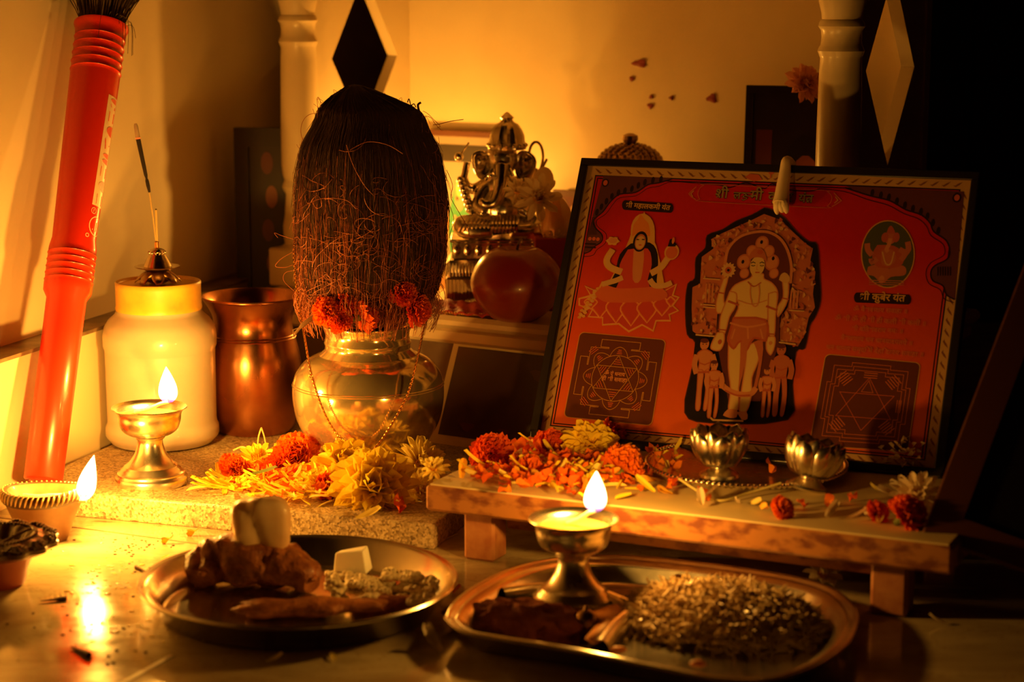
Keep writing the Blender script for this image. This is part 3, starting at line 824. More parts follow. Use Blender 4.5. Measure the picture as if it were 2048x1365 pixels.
    stray([(598, 540), (572, 545), (567, 560), (580, 575), (600, 590), (625, 600)], dy=0)
    stray([(596, 420), (640, 398), (690, 400), (712, 418)], dy=-.062)
    stray([(693, 290), (706, 330), (728, 370), (748, 392)], dy=-.058)
    stray([(700, 300), (735, 284), (775, 290), (806, 308)], dy=-.056)
    for k in range(60):
        phi = rs.choice([rs.uniform(-.5, .3), rs.uniform(math.pi - .3, math.pi + .5)]); z = zt * rs.uniform(.15, .97)
        p = surf(phi, z, 0); nn = Vector((math.cos(phi), 0, 0))
        L_ = rs.uniform(.002, .008); m.tube(smoothpath([p, p + nn * L_ * .5 + Vector((0, 0, rs.uniform(-.003, .005))), p + nn * L_ * rs.uniform(.3, 1) + Vector((0, 0, rs.uniform(-.010, .008)))], 4), .00018, 3, cap=False)
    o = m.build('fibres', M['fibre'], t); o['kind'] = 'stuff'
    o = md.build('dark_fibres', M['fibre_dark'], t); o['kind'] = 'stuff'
coconut()

def chain():
    # hangs down both sides of the coconut and swags in front of the pot
    def p(x, y, Y): return PY(x, y, Y)
    L1 = [(592, 440, 1.590), (588, 500, 1.583), (591, 560, 1.577), (600, 620, 1.570), (610, 680, 1.556), (622, 745, 1.545), (642, 810, 1.540), (668, 860, 1.538), (700, 892, 1.537), (733, 908, 1.536),
          (760, 885, 1.536), (790, 838, 1.534), (815, 790, 1.535), (832, 730, 1.540), (845, 670, 1.556), (856, 625, 1.570)]
    path = smoothpath([p(*q) for q in L1], 14)
    t = thing('chain_necklace', 'thin gold chain draped from the coconut down over the front of the brass pot', 'necklace', path[0])
    o_ = path[0]
    # resample to link positions
    pts = [path[0]]; acc = 0; step = .00165
    for a, b in zip(path, path[1:]):
        d = (b - a).length
        while acc + d >= step:
            k = (step - acc) / d; a = a.lerp(b, k); d = (b - a).length; acc = 0; pts.append(a.copy())
        acc += d
    m = MB(); seg, ss = 10, 5
    for i in range(len(pts) - 1):
        T = (pts[i + 1] - pts[max(i - 1, 0)]).normalized(); A = T.orthogonal().normalized(); Bv = T.cross(A)
        if i % 2: A, Bv = Bv, A
        vs, fs = [], []; Ra, Rb, rt = .00135, .00085, .00036
        for u in range(seg):
            cu, su = math.cos(6.2832 * u / seg), math.sin(6.2832 * u / seg)
            c_ = T * (Ra * cu) + A * (Rb * su); n_ = (T * cu + A * su).normalized()
            for v in range(ss):
                w = 6.2832 * v / ss; vs.append(pts[i] - o_ + c_ + n_ * (rt * math.cos(w)) + Bv * (rt * math.sin(w)))
        for u in range(seg):
            for v in range(ss):
                u2, v2 = (u + 1) % seg, (v + 1) % ss; fs.append((u * ss + v, u2 * ss + v, u2 * ss + v2, u * ss + v2))
        m.add(vs, fs)
    m.build('links', M['gold'], t)
    def ring(c, r, name):
        m = MB(); m.tube([c + Vector((r * math.cos(a), 0, r * math.sin(a))) - o_ for a in [6.2832 * k / 24 for k in range(25)]], .0004, 6, cap=False); m.build(name, M['gold'], t)
    ring(p(731, 912, 1.534), .0024, 'ring'); ring(p(677, 880, 1.533), .0020, 'ring'); ring(p(622, 752, 1.540), .0014, 'ring')
    m = MB(); m.ell(p(861, 628, 1.566) - o_, .0016, nu=10, nv=8); m.ell(p(858, 634, 1.566) - o_, .0011, nu=8, nv=6); m.build('clasp', M['steel'], t)
chain()

# ================================================================ FLOWERS
def petal_strip(m, X, L, w, curl=.3, cup=.25, mi=0, n=5, tipw=.55, twist=0.0, ruf=0.0, rs=random):
    vs, fs = [], []
    ph = rs.uniform(0, 6)
    for i in range(n + 1):
        q = i / n
        wd = w * (.35 + .65 * math.sin(math.pi * min(.08 + q * .72, 1))) if q < .85 else w * (tipw + (1 - q) * 2.5 * (1 - tipw) * .8)
        y = q * L; z = curl * L * q * q
        for j in range(3):
            u = j - 1
            zz = z + cup * w * (u * u) + ruf * w * math.sin(ph + 5 * q + 2.5 * u)
            x_ = u * wd * .5; a = twist * q
            vs.append((x_ * math.cos(a), y - (abs(u) * .08 * L if i == n else 0), zz + x_ * math.sin(a)))
    for i in range(n):
        for j in range(2): fs.append((i * 3 + j, i * 3 + j + 1, (i + 1) * 3 + j + 1, (i + 1) * 3 + j))
    m.add(vs, fs, mi, X)
def rotx(a): return Matrix.Rotation(a, 4, 'X')
def rotz(a): return Matrix.Rotation(a, 4, 'Z')
def chrysanthemum(name, label, loc, r, tilt, mat, cmat=None, layers=4, npet=15, wide=.30, group=None, openness=1.0, seed=1, stem=False):
    rs = random.Random(seed)
    t = thing(name, label, 'flower', loc, 0, group); t.rotation_euler = tilt
    m = MB()
    for l in range(layers):
        k = l / max(layers - 1, 1)
        for i in range(max(npet - l * 2, 7)):
            a = 2 * math.pi * (i + .5 * l) / max(npet - l * 2, 7) + rs.uniform(-.08, .08)
            el = R(8 + 62 * k * openness + rs.uniform(-7, 7))
            L_ = r * (1 - .30 * k) * rs.uniform(.86, 1.05)
            X = rotz(a) @ Matrix.Translation((0, r * .06, r * .16 + .03 * r * l)) @ rotx(el)
            petal_strip(m, X, L_, r * wide * rs.uniform(.8, 1.1), curl=rs.uniform(-.25, .18), cup=.35, twist=rs.uniform(-.5, .5), rs=rs)
    m.build('petals', mat, t)
    m = MB(); m.ell((0, 0, r * .28), (r * .26, r * .26, r * .20), nu=12, nv=8)
    for i in range(26):
        a = i * 2.4; q = math.sqrt(i / 26) * r * .22
        m.tube([(q * math.cos(a), q * math.sin(a), r * .3), (q * 1.15 * math.cos(a), q * 1.15 * math.sin(a), r * rs.uniform(.5, .66))], [r * .035, r * .02], 4)
    m.build('flower_centre', cmat or M['yellow_deep'], t)
    m = MB(); m.lathe([(.0001, 0), (r * .16, 0), (r * .24, r * .1), (r * .2, r * .2), (.0001, r * .2)], 14)
    if stem: m.tube([(0, 0, 0), (r * .1, 0, -r * .8), (r * .3, 0, -r * 1.7)], r * .06, 6)
    m.build('calyx', M['green'], t)
    return t
def marigold(name, label, loc, r, tilt, mat, group=None, seed=1, cat='flower'):
    rs = random.Random(seed)
    t = thing(name, label, cat, loc, 0, group); t.rotation_euler = tilt
    m = MB()
    for l in range(7):
        k = l / 6; cnt = int(17 - 9 * k)
        for i in range(cnt):
            a = 2 * math.pi * (i + .5 * l) / cnt + rs.uniform(-.15, .15)
            el = R(4 + 78 * k + rs.uniform(-10, 10)); L_ = r * (1.0 - .30 * k) * rs.uniform(.85, 1.1)
            X = rotz(a) @ Matrix.Translation((0, r * .05, r * (.16 + .06 * l))) @ rotx(el)
            # ruffled fan petal
            vs, fs = [], []; n = 4; mcol = 6; ph = rs.uniform(0, 6)
            for ii in range(n + 1):
                q = ii / n; wd = r * (.10 + .62 * q ** .8)
                for j in range(mcol + 1):
                    u = j / mcol * 2 - 1
                    vs.append((u * wd * .5, L_ * (q - .14 * q * u * u + .05 * q * math.sin(ph + 9 * u)), r * .10 * q * math.sin(ph + 7.5 * u) + .12 * L_ * q * q))
            for ii in range(n):
                for j in range(mcol): fs.append((ii * 7 + j, ii * 7 + j + 1, (ii + 1) * 7 + j + 1, (ii + 1) * 7 + j))
            m.add(vs, fs, 0, X)
    m.build('petals', mat, t)
    m = MB(); m.lathe([(.0001, -r * .35), (r * .12, -r * .3), (r * .22, 0), (r * .26, r * .2), (.0001, r * .22)], 12); m.build('calyx', M['green'], t)
    return t

# marigolds tucked round the pot mouth
def pot_marigolds():
    z = [((655, 628, 1.556), .0135, (R(62), R(-20), .5), 'opetal', 'orange marigold at the left end of the row tucked on the pot mouth'),
         ((688, 610, 1.556), .0130, (R(60), 0, 1.2), 'rpetal', 'red orange marigold, upper one behind the two left marigolds on the pot mouth'),
         ((712, 635, 1.553), .0155, (R(75), R(10), 2.0), 'rpetal', 'red orange marigold right of centre over the shine on the pot neck'),
         ((680, 640, 1.553), .0105, (R(80), 0, .0), 'rpetal', 'small red marigold drooping lowest over the pot neck'),
         ((800, 590, 1.560), .0125, (R(60), R(15), .4), 'rpetal', 'dark red marigold high under the right side of the coconut'),
         ((822, 622, 1.562), .0140, (R(75), R(25), 1.0), 'rpetal', 'red marigold on the right side of the pot mouth beside the chain clasp'),
         ((731, 618, 1.558), .0100, (R(50), 0, 1.0), 'rpetal', 'little dark red marigold at the dark gap under the coconut')]
    for i, (p, r, tl, mt, lab) in enumerate(z):
        marigold('marigold', lab, PY(*p), r, tl, M[mt], 'marigolds on the pot mouth', seed=11 + i)
    t = thing('flower_stalk', 'dry brown flower stalk sticking out left of the pot mouth', 'stalk', PY(640, 628, 1.556))
    m = MB(); b = PY(640, 628, 1.556); m.tube(smoothpath([PY(648, 622, 1.558) - b, PY(622, 638, 1.556) - b, PY(604, 652, 1.555) - b, PY(590, 668, 1.555) - b], 4), [.0016] * 4 + [.0020] * 5 + [.0012] * 4, 7)
    m.tube([PY(598, 656, 1.555) - b, PY(586, 660, 1.555) - b, PY(588, 675, 1.555) - b], .0006, 5); m.build('stalk', M['stem'], t)
    t = thing('leafy_stem', 'dark leafy stems under the coconut between the marigolds', 'stems', PY(760, 625, 1.575)); b = PY(760, 625, 1.575)
    m = MB()
    for (x, y, x2, y2) in ((752, 645, 745, 600), (765, 645, 772, 598), (778, 645, 786, 610), (742, 640, 730, 606)):
        m.tube(smoothpath([PY(x, y, 1.572) - b, PY((x + x2) / 2 + 3, (y + y2) / 2, 1.568) - b, PY(x2, y2, 1.566) - b], 4), .0009, 5)
    m.build('stems', M['green'], t)
pot_marigolds()
# ================================================================ FLOWERS AND PETALS ON THE SLAB
def slab_flowers():
    chrysanthemum('chrysanthemum', 'largest bright yellow chrysanthemum in front of the brass pot under the chain ring', G(748, 985, SLZ + .006), .034, (R(52), R(-12), .2), M['ypetal'], seed=3, npet=18, wide=.40, layers=6)
    chrysanthemum('chrysanthemum', 'yellow chrysanthemum leaning on the lower left side of the brass pot', G(686, 948, SLZ + .008), .027, (R(28), R(-20), .9), M['ypetal'], seed=4, npet=16, wide=.38, layers=5)
    chrysanthemum('chrysanthemum', 'pale chrysanthemum at the lower right side of the brass pot', G(833, 940, SLZ + .008), .026, (R(40), R(22), .4), M['ypetal_pale'], seed=5, npet=16, wide=.24)
    chrysanthemum('chrysanthemum', 'small wilted pale chrysanthemum by the left corner of the wooden board', G(838, 985, SLZ + .003), .017, (R(60), R(30), .1), M['ypetal_pale'], seed=6, npet=12, layers=3)
    chrysanthemum('chrysanthemum', 'spiky yellow chrysanthemum standing at the back left of the petal drift', G(515, 930, SLZ + .004), .020, (R(20), R(-8), .3), M['ypetal'], seed=8, npet=11, layers=3)
    marigold('marigold', 'biggest bright orange marigold left of the brass pot', G(592, 922, SLZ + .008), .0200, (R(50), R(-10), .2), M['opetal'], seed=21)
    marigold('marigold', 'orange red marigold tucked between the biggest orange one and the spiky yellow flower', G(560, 938, SLZ + .004), .0125, (R(40), R(-25), .2), M['rpetal'], seed=22)
    marigold('marigold', 'small orange marigold at the left end of the petal drift', G(462, 942, SLZ + .004), .0125, (R(48), R(-10), .8), M['opetal'], seed=23)
    marigold('marigold', 'flattened red orange marigold under the largest yellow chrysanthemum', G(650, 985, SLZ + .003), .0130, (R(55), R(14), .8), M['rpetal'], seed=24)
    # loose petals: one mesh of each kind, copied one by one
    protos = {}
    def proto(kind, L, w, mat, c, seed, ruf=0.0):
        m = MB(); petal_strip(m, None, L, w, curl=c, cup=.3, ruf=ruf, rs=random.Random(seed)); me = m.build('loose_petal', M[mat]); protos[kind] = me; bpy.data.objects.remove(me) if False else None
        me['category'] = 'petal'; return me
    ks = [('y1', .021, .0042, 'ypetal', .25, 1, 0), ('y2', .017, .0036, 'ypetal_pale', -.2, 2, 0), ('y3', .024, .0038, 'ypetal', .1, 3, 0), ('p1', .014, .0050, 'ypetal_pale', .3, 4, .1),
          ('o1', .012, .0075, 'opetal', .3, 5, .25), ('r1', .011, .0070, 'rpetal', .2, 6, .25), ('d1', .013, .0055, 'yellow_deep', .3, 7, .15), ('w1', .016, .0055, 'wpetal', .3, 8, 0)]
    for k in ks: proto(*k)
    firsts = {}
    rs = random.Random(77)
    def put(kind, loc, rot, label, group, s=1.0):
        src = protos[kind]
        if kind not in firsts: o = src; firsts[kind] = 1
        else: o = src.copy(); COL.objects.link(o)
        o.location = loc; o.rotation_euler = rot; o.scale = (s, s, s)
        o['label'] = label; o['category'] = 'petal'; o['group'] = group
        return o
    global put_petal; put_petal = put
    A = ('loose yellow petal lying in the drift on the granite slab before the brass pot', 'yellow petals on the slab')
    B = ('loose orange petal mixed into the petal drift on the granite slab', 'orange petals on the slab')
    n = 0
    while n < 165:
        x = rs.gauss(600, 125); y = rs.gauss(965, 26)
        if not (372 < x < 862 and 905 < y < 1030): continue
        if y > 978 + (x - 380) * .115: continue
        if y < 1000 - (x - 370) * 0.55: continue
        h = .0015 + .012 * math.exp(-((x - 640) / 120) ** 2) * rs.random() * (1 if y < 1000 else .35)
        org = rs.random() < (.30 if x < 600 else .12)
        kind = rs.choice(['o1', 'o1', 'd1', 'r1']) if org else rs.choice(['y1', 'y1', 'y2', 'y3', 'p1', 'y2'])
        put(kind, G(x, y, SLZ + h), (rs.uniform(-.35, .45), rs.uniform(-.9, .9), rs.uniform(0, 6.28)), *(B if org else A), s=rs.uniform(.8, 1.15)); n += 1
    # fan of long petals at the left tip, single strays
    for i in range(16):
        put(rs.choice(['y3', 'y2', 'y1']), G(440 + rs.uniform(-35, 40), 968 + rs.uniform(-6, 12), SLZ + .0015 + .0002 * i), (rs.uniform(-.05, .3), rs.uniform(-.4, .4), R(80 + rs.uniform(-28, 28))), *A)
    put('p1', G(712, 1040, SLZ + .0012), (.1, .2, R(-70)), 'single pale curled petal at the front edge of the slab below the yellow chrysanthemum', 'single petals on the slab', 1.4)
    put('r1', G(800, 1025, SLZ + .001), (.5, .3, .4), 'single red petal near the right end of the slab by the board', 'single petals on the slab', 1.3)
    put('y2', G(205, 1014, SLZ - .006), (.0, 0, 1.2), 'thin white shred stuck on the front face of the slab', 'single petals on the slab', .8).location = G(212, 1022, .0125) - Vector((0, .001, 0))
    # leaf and straws
    t = MB(); petal_strip(t, None, .02, .006, curl=.15, cup=.2); o = t.build('small_leaf', M['green'], loc=G(505, 950, SLZ + .012)); o.rotation_euler = (.1, .2, R(-75)); tag(o, 'small green leaf lying on top of the left petal drift', 'leaf')
    b = G(515, 905, SLZ + .010)
    m = MB()
    for q in (((0, 0, 0), (.001, 0, .012), (.0035, 0, .020)), ((.0075, 0, 0), (.006, 0, .012), (.0035, 0, .0205)), ((-.004, 0, 0), (-.012, .002, .004), (-.02, .002, .001))): m.tube(smoothpath(q, 4), .0007, 5)
    o = m.build('petal_straw', M['palestem'], loc=b); tag(o, 'thin pale straws sticking up behind the left petal drift', 'straw')
slab_flowers()

def litter(name, label, spots, n, seed, mats):
    rs = random.Random(seed); m = MB(); b = spots(rs)[0]
    for i in range(n):
        p, org = spots(rs)
        X = Matrix.Translation(p - b) @ Matrix.Rotation(rs.uniform(0, 6.28), 4, 'Z') @ Matrix.Rotation(rs.uniform(-.7, .7), 4, 'Y') @ Matrix.Rotation(rs.uniform(-.2, .6), 4, 'X')
        if org: petal_strip(m, X, rs.uniform(.007, .012), rs.uniform(.005, .008), curl=.3, cup=.4, mi=1 + (rs.random() < .35), n=3, ruf=.2, rs=rs)
        else: petal_strip(m, X, rs.uniform(.010, .020), rs.uniform(.0025, .0045), curl=rs.uniform(-.2, .3), cup=.3, mi=0, n=4, rs=rs)
    o = m.build(name, mats, loc=b); tag(o, label, 'petals'); o['kind'] = 'stuff'
def slab_spot(rs):
    while 1:
        x = rs.gauss(600, 120); y = rs.gauss(962, 28)
        if 380 < x < 850 and 895 < y < 1022 and y < 972 + (x - 380) * .105 and y > 1000 - (x - 370) * .55: break
    return G(x, y, SLZ + .001 + .009 * math.exp(-((x - 640) / 120) ** 2) * rs.random() * (1 if y < 995 else .3)), rs.random() < (.38 if x < 600 else .15)
litter('petal_litter', 'bed of crushed yellow and orange petals under the flowers on the granite slab', slab_spot, 420, 5, [M['ypetal'], M['opetal'], M['rpetal']])

# ================================================================ LOW WOODEN BOARD
BZ = .0555
BF = G(850, 968, BZ); BR_ = G(1905, 1092, BZ)
BU = (BR_ - BF); BL_ = BU.length; BU.normalize(); BN = Vector((-BU.y, BU.x, 0)); BD = .195
def board():
    t = thing('wooden_board', 'low red painted wooden worship stool carrying the orange picture and flowers', 'stool', (BF.x, BF.y, 0), math.atan2(BU.y, BU.x))
    m = MB(); m.box((0, 0, BZ - .0195), (BL_, BD, BZ - .0012), bev=.002); m.build('top_plank', M['wood'], t)
    m = MB(); m.box((.003, .0022, BZ - .0013), (BL_ - .003, BD - .002, BZ)); o = m.build('paper_cover', M['cloth'], t, smooth=False)
    fx = (G(940, 1112) - Vector((BF.x, BF.y, 0))).dot(BU)
    for lx in (fx, BL_ - .055):
        for ly in (.012, BD - .035):
            m = MB(); m.box((lx, ly, 0), (lx + .024, ly + .022, BZ - .0196), bev=.002); m.build('leg', M['woodedge'], t)
    m = MB(); m.box((fx + .026, .030, BZ - .034), (BL_ - .057, .044, BZ - .0196)); m.build('cross_bar', M['wood'], t, smooth=False)
board()
def onB(x, y, h=0.0): return G(x, y, BZ + h)
def board_items():
    c = onB(1492, 944)
    t = thing('silver_plate', 'round silver plate with a beaded rim on the wooden board', 'plate', c)
    r = .0715
    pr = [(.0001, .0004), (.050, .0004), (.056, .002), (.064, .0045), (r - .002, .0058), (r, .0062), (r, .0070), (.064, .0056), (.056, .0034), (.050, .0018), (.0001, .0018)]
    m = MB(); m.lathe(pr, 96); m.build('dish', M['silver'], t)
    m = MB()
    for i in range(110):
        a = 2 * math.pi * i / 110; m.ell((r * math.cos(a), r * math.sin(a), .0068), .0020, nu=6, nv=5)
    m.build('beaded_rim', M['steel'], t)
    def lotus(p, label, tilt, s=1.0):
        t = thing('lotus_cup', label, 'cup', p); t.rotation_euler = tilt
        m = MB(); m.lathe([(a * s, b * s) for a, b in [(.0001, 0), (.0138, 0), (.0145, .0012), (.0138, .0030), (.0095, .0058), (.0062, .0075), (.0068, .0092), (.011, .0112), (.0001, .0112)]], 40); m.build('foot', M['pewter'], t)
        m = MB(); N_ = 7
        for lay, (r0, h0, off) in enumerate(((1.0, 1.0, 0), (.90, 1.10, .5))):
            for i in range(N_):
                a0 = 2 * math.pi * (i + off) / N_; vs, fs = [], []; nu, nv = 9, 9
                for u in range(nu + 1):
                    q = u / nu; z = .0098 + q * .0245 * h0
                    rad = (.0060 + .0128 * math.sin(math.pi * (.04 + .56 * q)) ** .62) * r0
                    wa = (math.pi / N_) * 1.08 * (1 if q < .55 else math.sqrt(max(1 - ((q - .55) / .45) ** 2.4, 0)))
                    for v in range(nv + 1):
                        w = (v / nv * 2 - 1); bul = .0036 * (1 - w * w) * (1 - .35 * q)
                        vs.append(((rad + bul) * math.cos(a0 + wa * w) * s, (rad + bul) * math.sin(a0 + wa * w) * s, z * s))
                for u in range(nu):
                    for v in range(nv): fs.append((u * 10 + v, u * 10 + v + 1, (u + 1) * 10 + v + 1, (u + 1) * 10 + v))
                m.add(vs, fs)
        o = m.build('petal_bowl', M['pewter'], t, sharp=70)
        sd = o.modifiers.new('thick', 'SOLIDIFY'); sd.thickness = .0006; sd.offset = -1
    lotus(onB(1438, 955, .0022), 'metal lotus shaped cup standing upright on the left of the beaded silver plate', (0, 0, .2))
    p = onB(1612, 978, .0024); lotus(p, 'metal lotus shaped cup tilted to the right on the right side of the silver plate', (R(2), R(13), .5), 1.0)
    ms = [((985, 916), .0165, (R(45), R(-15), .2), 'rpetal', 'red marigold at the left end of the wooden board'),
          ((1098, 905), .0150, (R(40), R(10), .6), 'rpetal', 'red orange marigold left of the yellow chrysanthemum on the board'),
          ((1238, 945), .0170, (R(30), R(8), 1.6), 'opetal', 'orange marigold right of the yellow chrysanthemum by the silver plate'),
          ((1215, 880), .0150, (R(70), R(0), 1.0), 'rpetal', 'dark red marigold behind the yellow chrysanthemum against the picture'),
          ((1800, 1040), .0150, (R(50), R(0), 1.0), 'rpetal', 'crumpled red marigold at the right end of the board'),
          ((1745, 1030), .0090, (R(60), R(0), 1.0), 'rpetal', 'small dark red marigold beside the crumpled one at the right end of the board'),
          ((1558, 1022), .0088, (R(50), R(-20), 1.0), 'opetal', 'small orange marigold at the front edge below the tilted lotus cup'),
          ((1135, 960), .0085, (R(30), R(0), .3), 'opetal', 'small orange marigold lying in front of the yellow chrysanthemum'),
          ((1060, 940), .0095, (R(20), R(10), .3), 'opetal', 'flat orange marigold among the petals near the left of the board')]
    for i, (p, r, tl, mt, lab) in enumerate(ms): marigold('marigold', lab, onB(p[0], p[1], .004), r, tl, M[mt], seed=41 + i)
    # dense coral cockscomb like flower
    rs = random.Random(5); c = onB(1362, 880, .0)
    t = thing('coral_flower', 'dense coral pink flower head behind the upright lotus cup', 'flower', c)
    m = MB()
    for i in range(420):
        a = rs.uniform(0, 6.28); e = math.acos(rs.uniform(0, 1)); d = Vector((math.sin(e) * math.cos(a) * .0175, math.sin(e) * math.sin(a) * .0150, math.cos(e) * .0155 + .002))
        X = Matrix.Translation(d * .82) @ d.to_track_quat('Y', 'Z').to_matrix().to_4x4()
        petal_strip(m, X, .0042, .0024, curl=rs.uniform(-.4, .4), cup=.4, n=2, rs=rs)
    m.ell((0, 0, .007), (.0145, .0125, .0085), nu=14, nv=8)
    m.build('florets', M['cpetal'], t)
    chrysanthemum('chrysanthemum', 'bright yellow chrysanthemum on the board in front of the left yantra panel', onB(1178, 905, .006), .0235, (R(42), R(5), .2), M['ypetal'], seed=51, npet=15, wide=.36, openness=.9)
    chrysanthemum('chrysanthemum', 'wilted white chrysanthemum between the two lotus cups against the picture', onB(1528, 880, .004), .0230, (R(15), R(10), .2), M['wpetal'], seed=52, npet=9, layers=2, wide=.26)
    chrysanthemum('chrysanthemum', 'dim white chrysanthemum against the right yantra panel', onB(1815, 925, .006), .0230, (R(25), R(-20), .2), M['wpetal'], seed=53, npet=16, layers=4, wide=.22)
    chrysanthemum('chrysanthemum', 'white chrysanthemum next to the leaning dark frame on the right', onB(1835, 1000, .006), .0190, (R(40), R(-30), .2), M['wpetal'], seed=54, npet=13, layers=3, wide=.3)
    chrysanthemum('chrysanthemum', 'small pale chrysanthemum on the far left corner of the paper cover', onB(870, 945, .001), .012, (R(30), R(-20), .2), M['ypetal_pale'], seed=55, npet=12, layers=3, wide=.3)
    # long white petals arching behind the cups
    b = onB(1480, 872, .008)
    LP = ('long white petal arching highest across the picture behind the tilted lotus cup', 'long white petal just under the highest arching one by the tilted lotus cup', 'long pale petal slanting down left of the dim white chrysanthemum')
    for k, (x1, y1, x2, y2) in enumerate(((1560, 832, 1695, 890), (1560, 840, 1670, 888), (1765, 878, 1728, 905))):
        a = PY(1500, 862, b.y + .01) - b; mdl = PY(x1, y1, b.y) - b; e = PY(x2, y2, b.y - .02) - b
        if k == 2: a = PY(1795, 850, b.y - .06) - b; mdl = PY(1765, 878, b.y - .062) - b; e = PY(1728, 905, b.y - .064) - b
        pp = smoothpath([a, mdl, e], 8); vs, fs = [], []
        for i, p_ in enumerate(pp):
            q = i / (len(pp) - 1); w = .0042 * math.sin(math.pi * min(.1 + .85 * q, 1)) + .0004
            vs += [p_ + Vector((0, w * .6, w)), p_ + Vector((0, -.001, 0)), p_ + Vector((0, w * .4, -w))]
        for i in range(len(pp) - 1):
            for j in range(2): fs.append((i * 3 + j, i * 3 + j + 1, i * 3 + j + 4, i * 3 + j + 3))
        m = MB(); m.add(vs, fs); o = m.build('long_petal', M['wpetal'], loc=b); sd = o.modifiers.new('t', 'SOLIDIFY'); sd.thickness = .0005; tag(o, LP[k], 'petal')
    # V shaped green stem
    b = onB(1440, 1004, .0012); m = MB(); m.tube(smoothpath([onB(1358, 958, .0095) - b, onB(1400, 985, .004) - b, Vector((0, 0, .0006)), onB(1500, 986, .004) - b, onB(1562, 967, .0092) - b], 5), .0009, 6)
    o = m.build('bent_stem', M['palestem'], loc=b); tag(o, 'bent pale green stem resting on the rim of the silver plate', 'stem')
    # bud draped over the top of the picture is built with the picture
    A = ('loose orange or red petal scattered on the left half of the wooden board', 'orange petals on the board')
    B = ('loose yellow petal scattered on the left half of the wooden board', 'yellow petals on the board')
    C_ = ('loose pale petal scattered along the right front of the wooden board', 'pale petals on the board')
    rs = random.Random(9); n = 0
    while n < 85:
        x = rs.gauss(1130, 110); y = rs.gauss(940, 28)
        if not (930 < x < 1360 and 890 < y < 1008): continue
        if y > 968 + (x - 880) * .112 or y < 960 - (x - 870) * .45: continue
        org = rs.random() < .62
        put_petal(rs.choice(['o1', 'r1', 'o1', 'd1']) if org else rs.choice(['y2', 'd1', 'p1', 'y1']), onB(x, y, .001 + .008 * rs.random() * math.exp(-((x - 1130) / 130) ** 2)),
                  (rs.uniform(-.3, .5), rs.uniform(-.8, .8), rs.uniform(0, 6.28)), *(A if org else B), s=rs.uniform(.8, 1.2)); n += 1
    for (x, y, k) in ((1395, 1003, 'w1'), (1310, 985, 'y1'), (1345, 990, 'd1'), (1420, 1000, 'o1'), (1480, 1005, 'w1'), (1500, 1010, 'p1'), (1520, 1018, 'd1'), (1690, 1040, 'w1'), (1730, 1030, 'w1'), (1755, 1048, 'p1'), (1660, 1020, 'o1'),
                      (1880 - 60, 985, 'w1'), (1610, 1012, 'r1'), (1700, 1000, 'r1'), (1650, 1035, 'w1'), (1405, 1012, 'w1'), (1545, 945, 'o1'), (1770, 985, 'p1'), (1790, 990, 'w1')):
        put_petal(k, onB(x, y, .0015 if not (1290 < x < 1680 and y < 990) else .004), (rs.uniform(.1, .5), rs.uniform(-.8, .8), rs.uniform(0, 6.28)), *C_)
    put_petal('d1', onB(922, 958, .001), (.9, .2, .2), 'single bright yellow petal upright on the bare left corner of the paper cover', 'single petals on the board', 1.1)
    put_petal('p1', onB(968, 956, .001), (.2, .6, 2.2), 'single pale yellow petal right of the upright one near the left of the board', 'single petals on the board', 1.1)
board_items()
def board_spot(rs):
    while 1:
        x = rs.gauss(1130, 105); y = rs.gauss(938, 28)
        if 935 < x < 1350 and 888 < y < 1000 and y < 962 + (x - 880) * .105 and y > 962 - (x - 870) * .42: break
    return onB(x, y, .001 + .008 * rs.random() * math.exp(-((x - 1140) / 120) ** 2)), rs.random() < .68
litter('petal_litter', 'bed of crushed orange and yellow petals on the left half of the wooden board', board_spot, 330, 6, [M['ypetal'], M['opetal'], M['rpetal']])

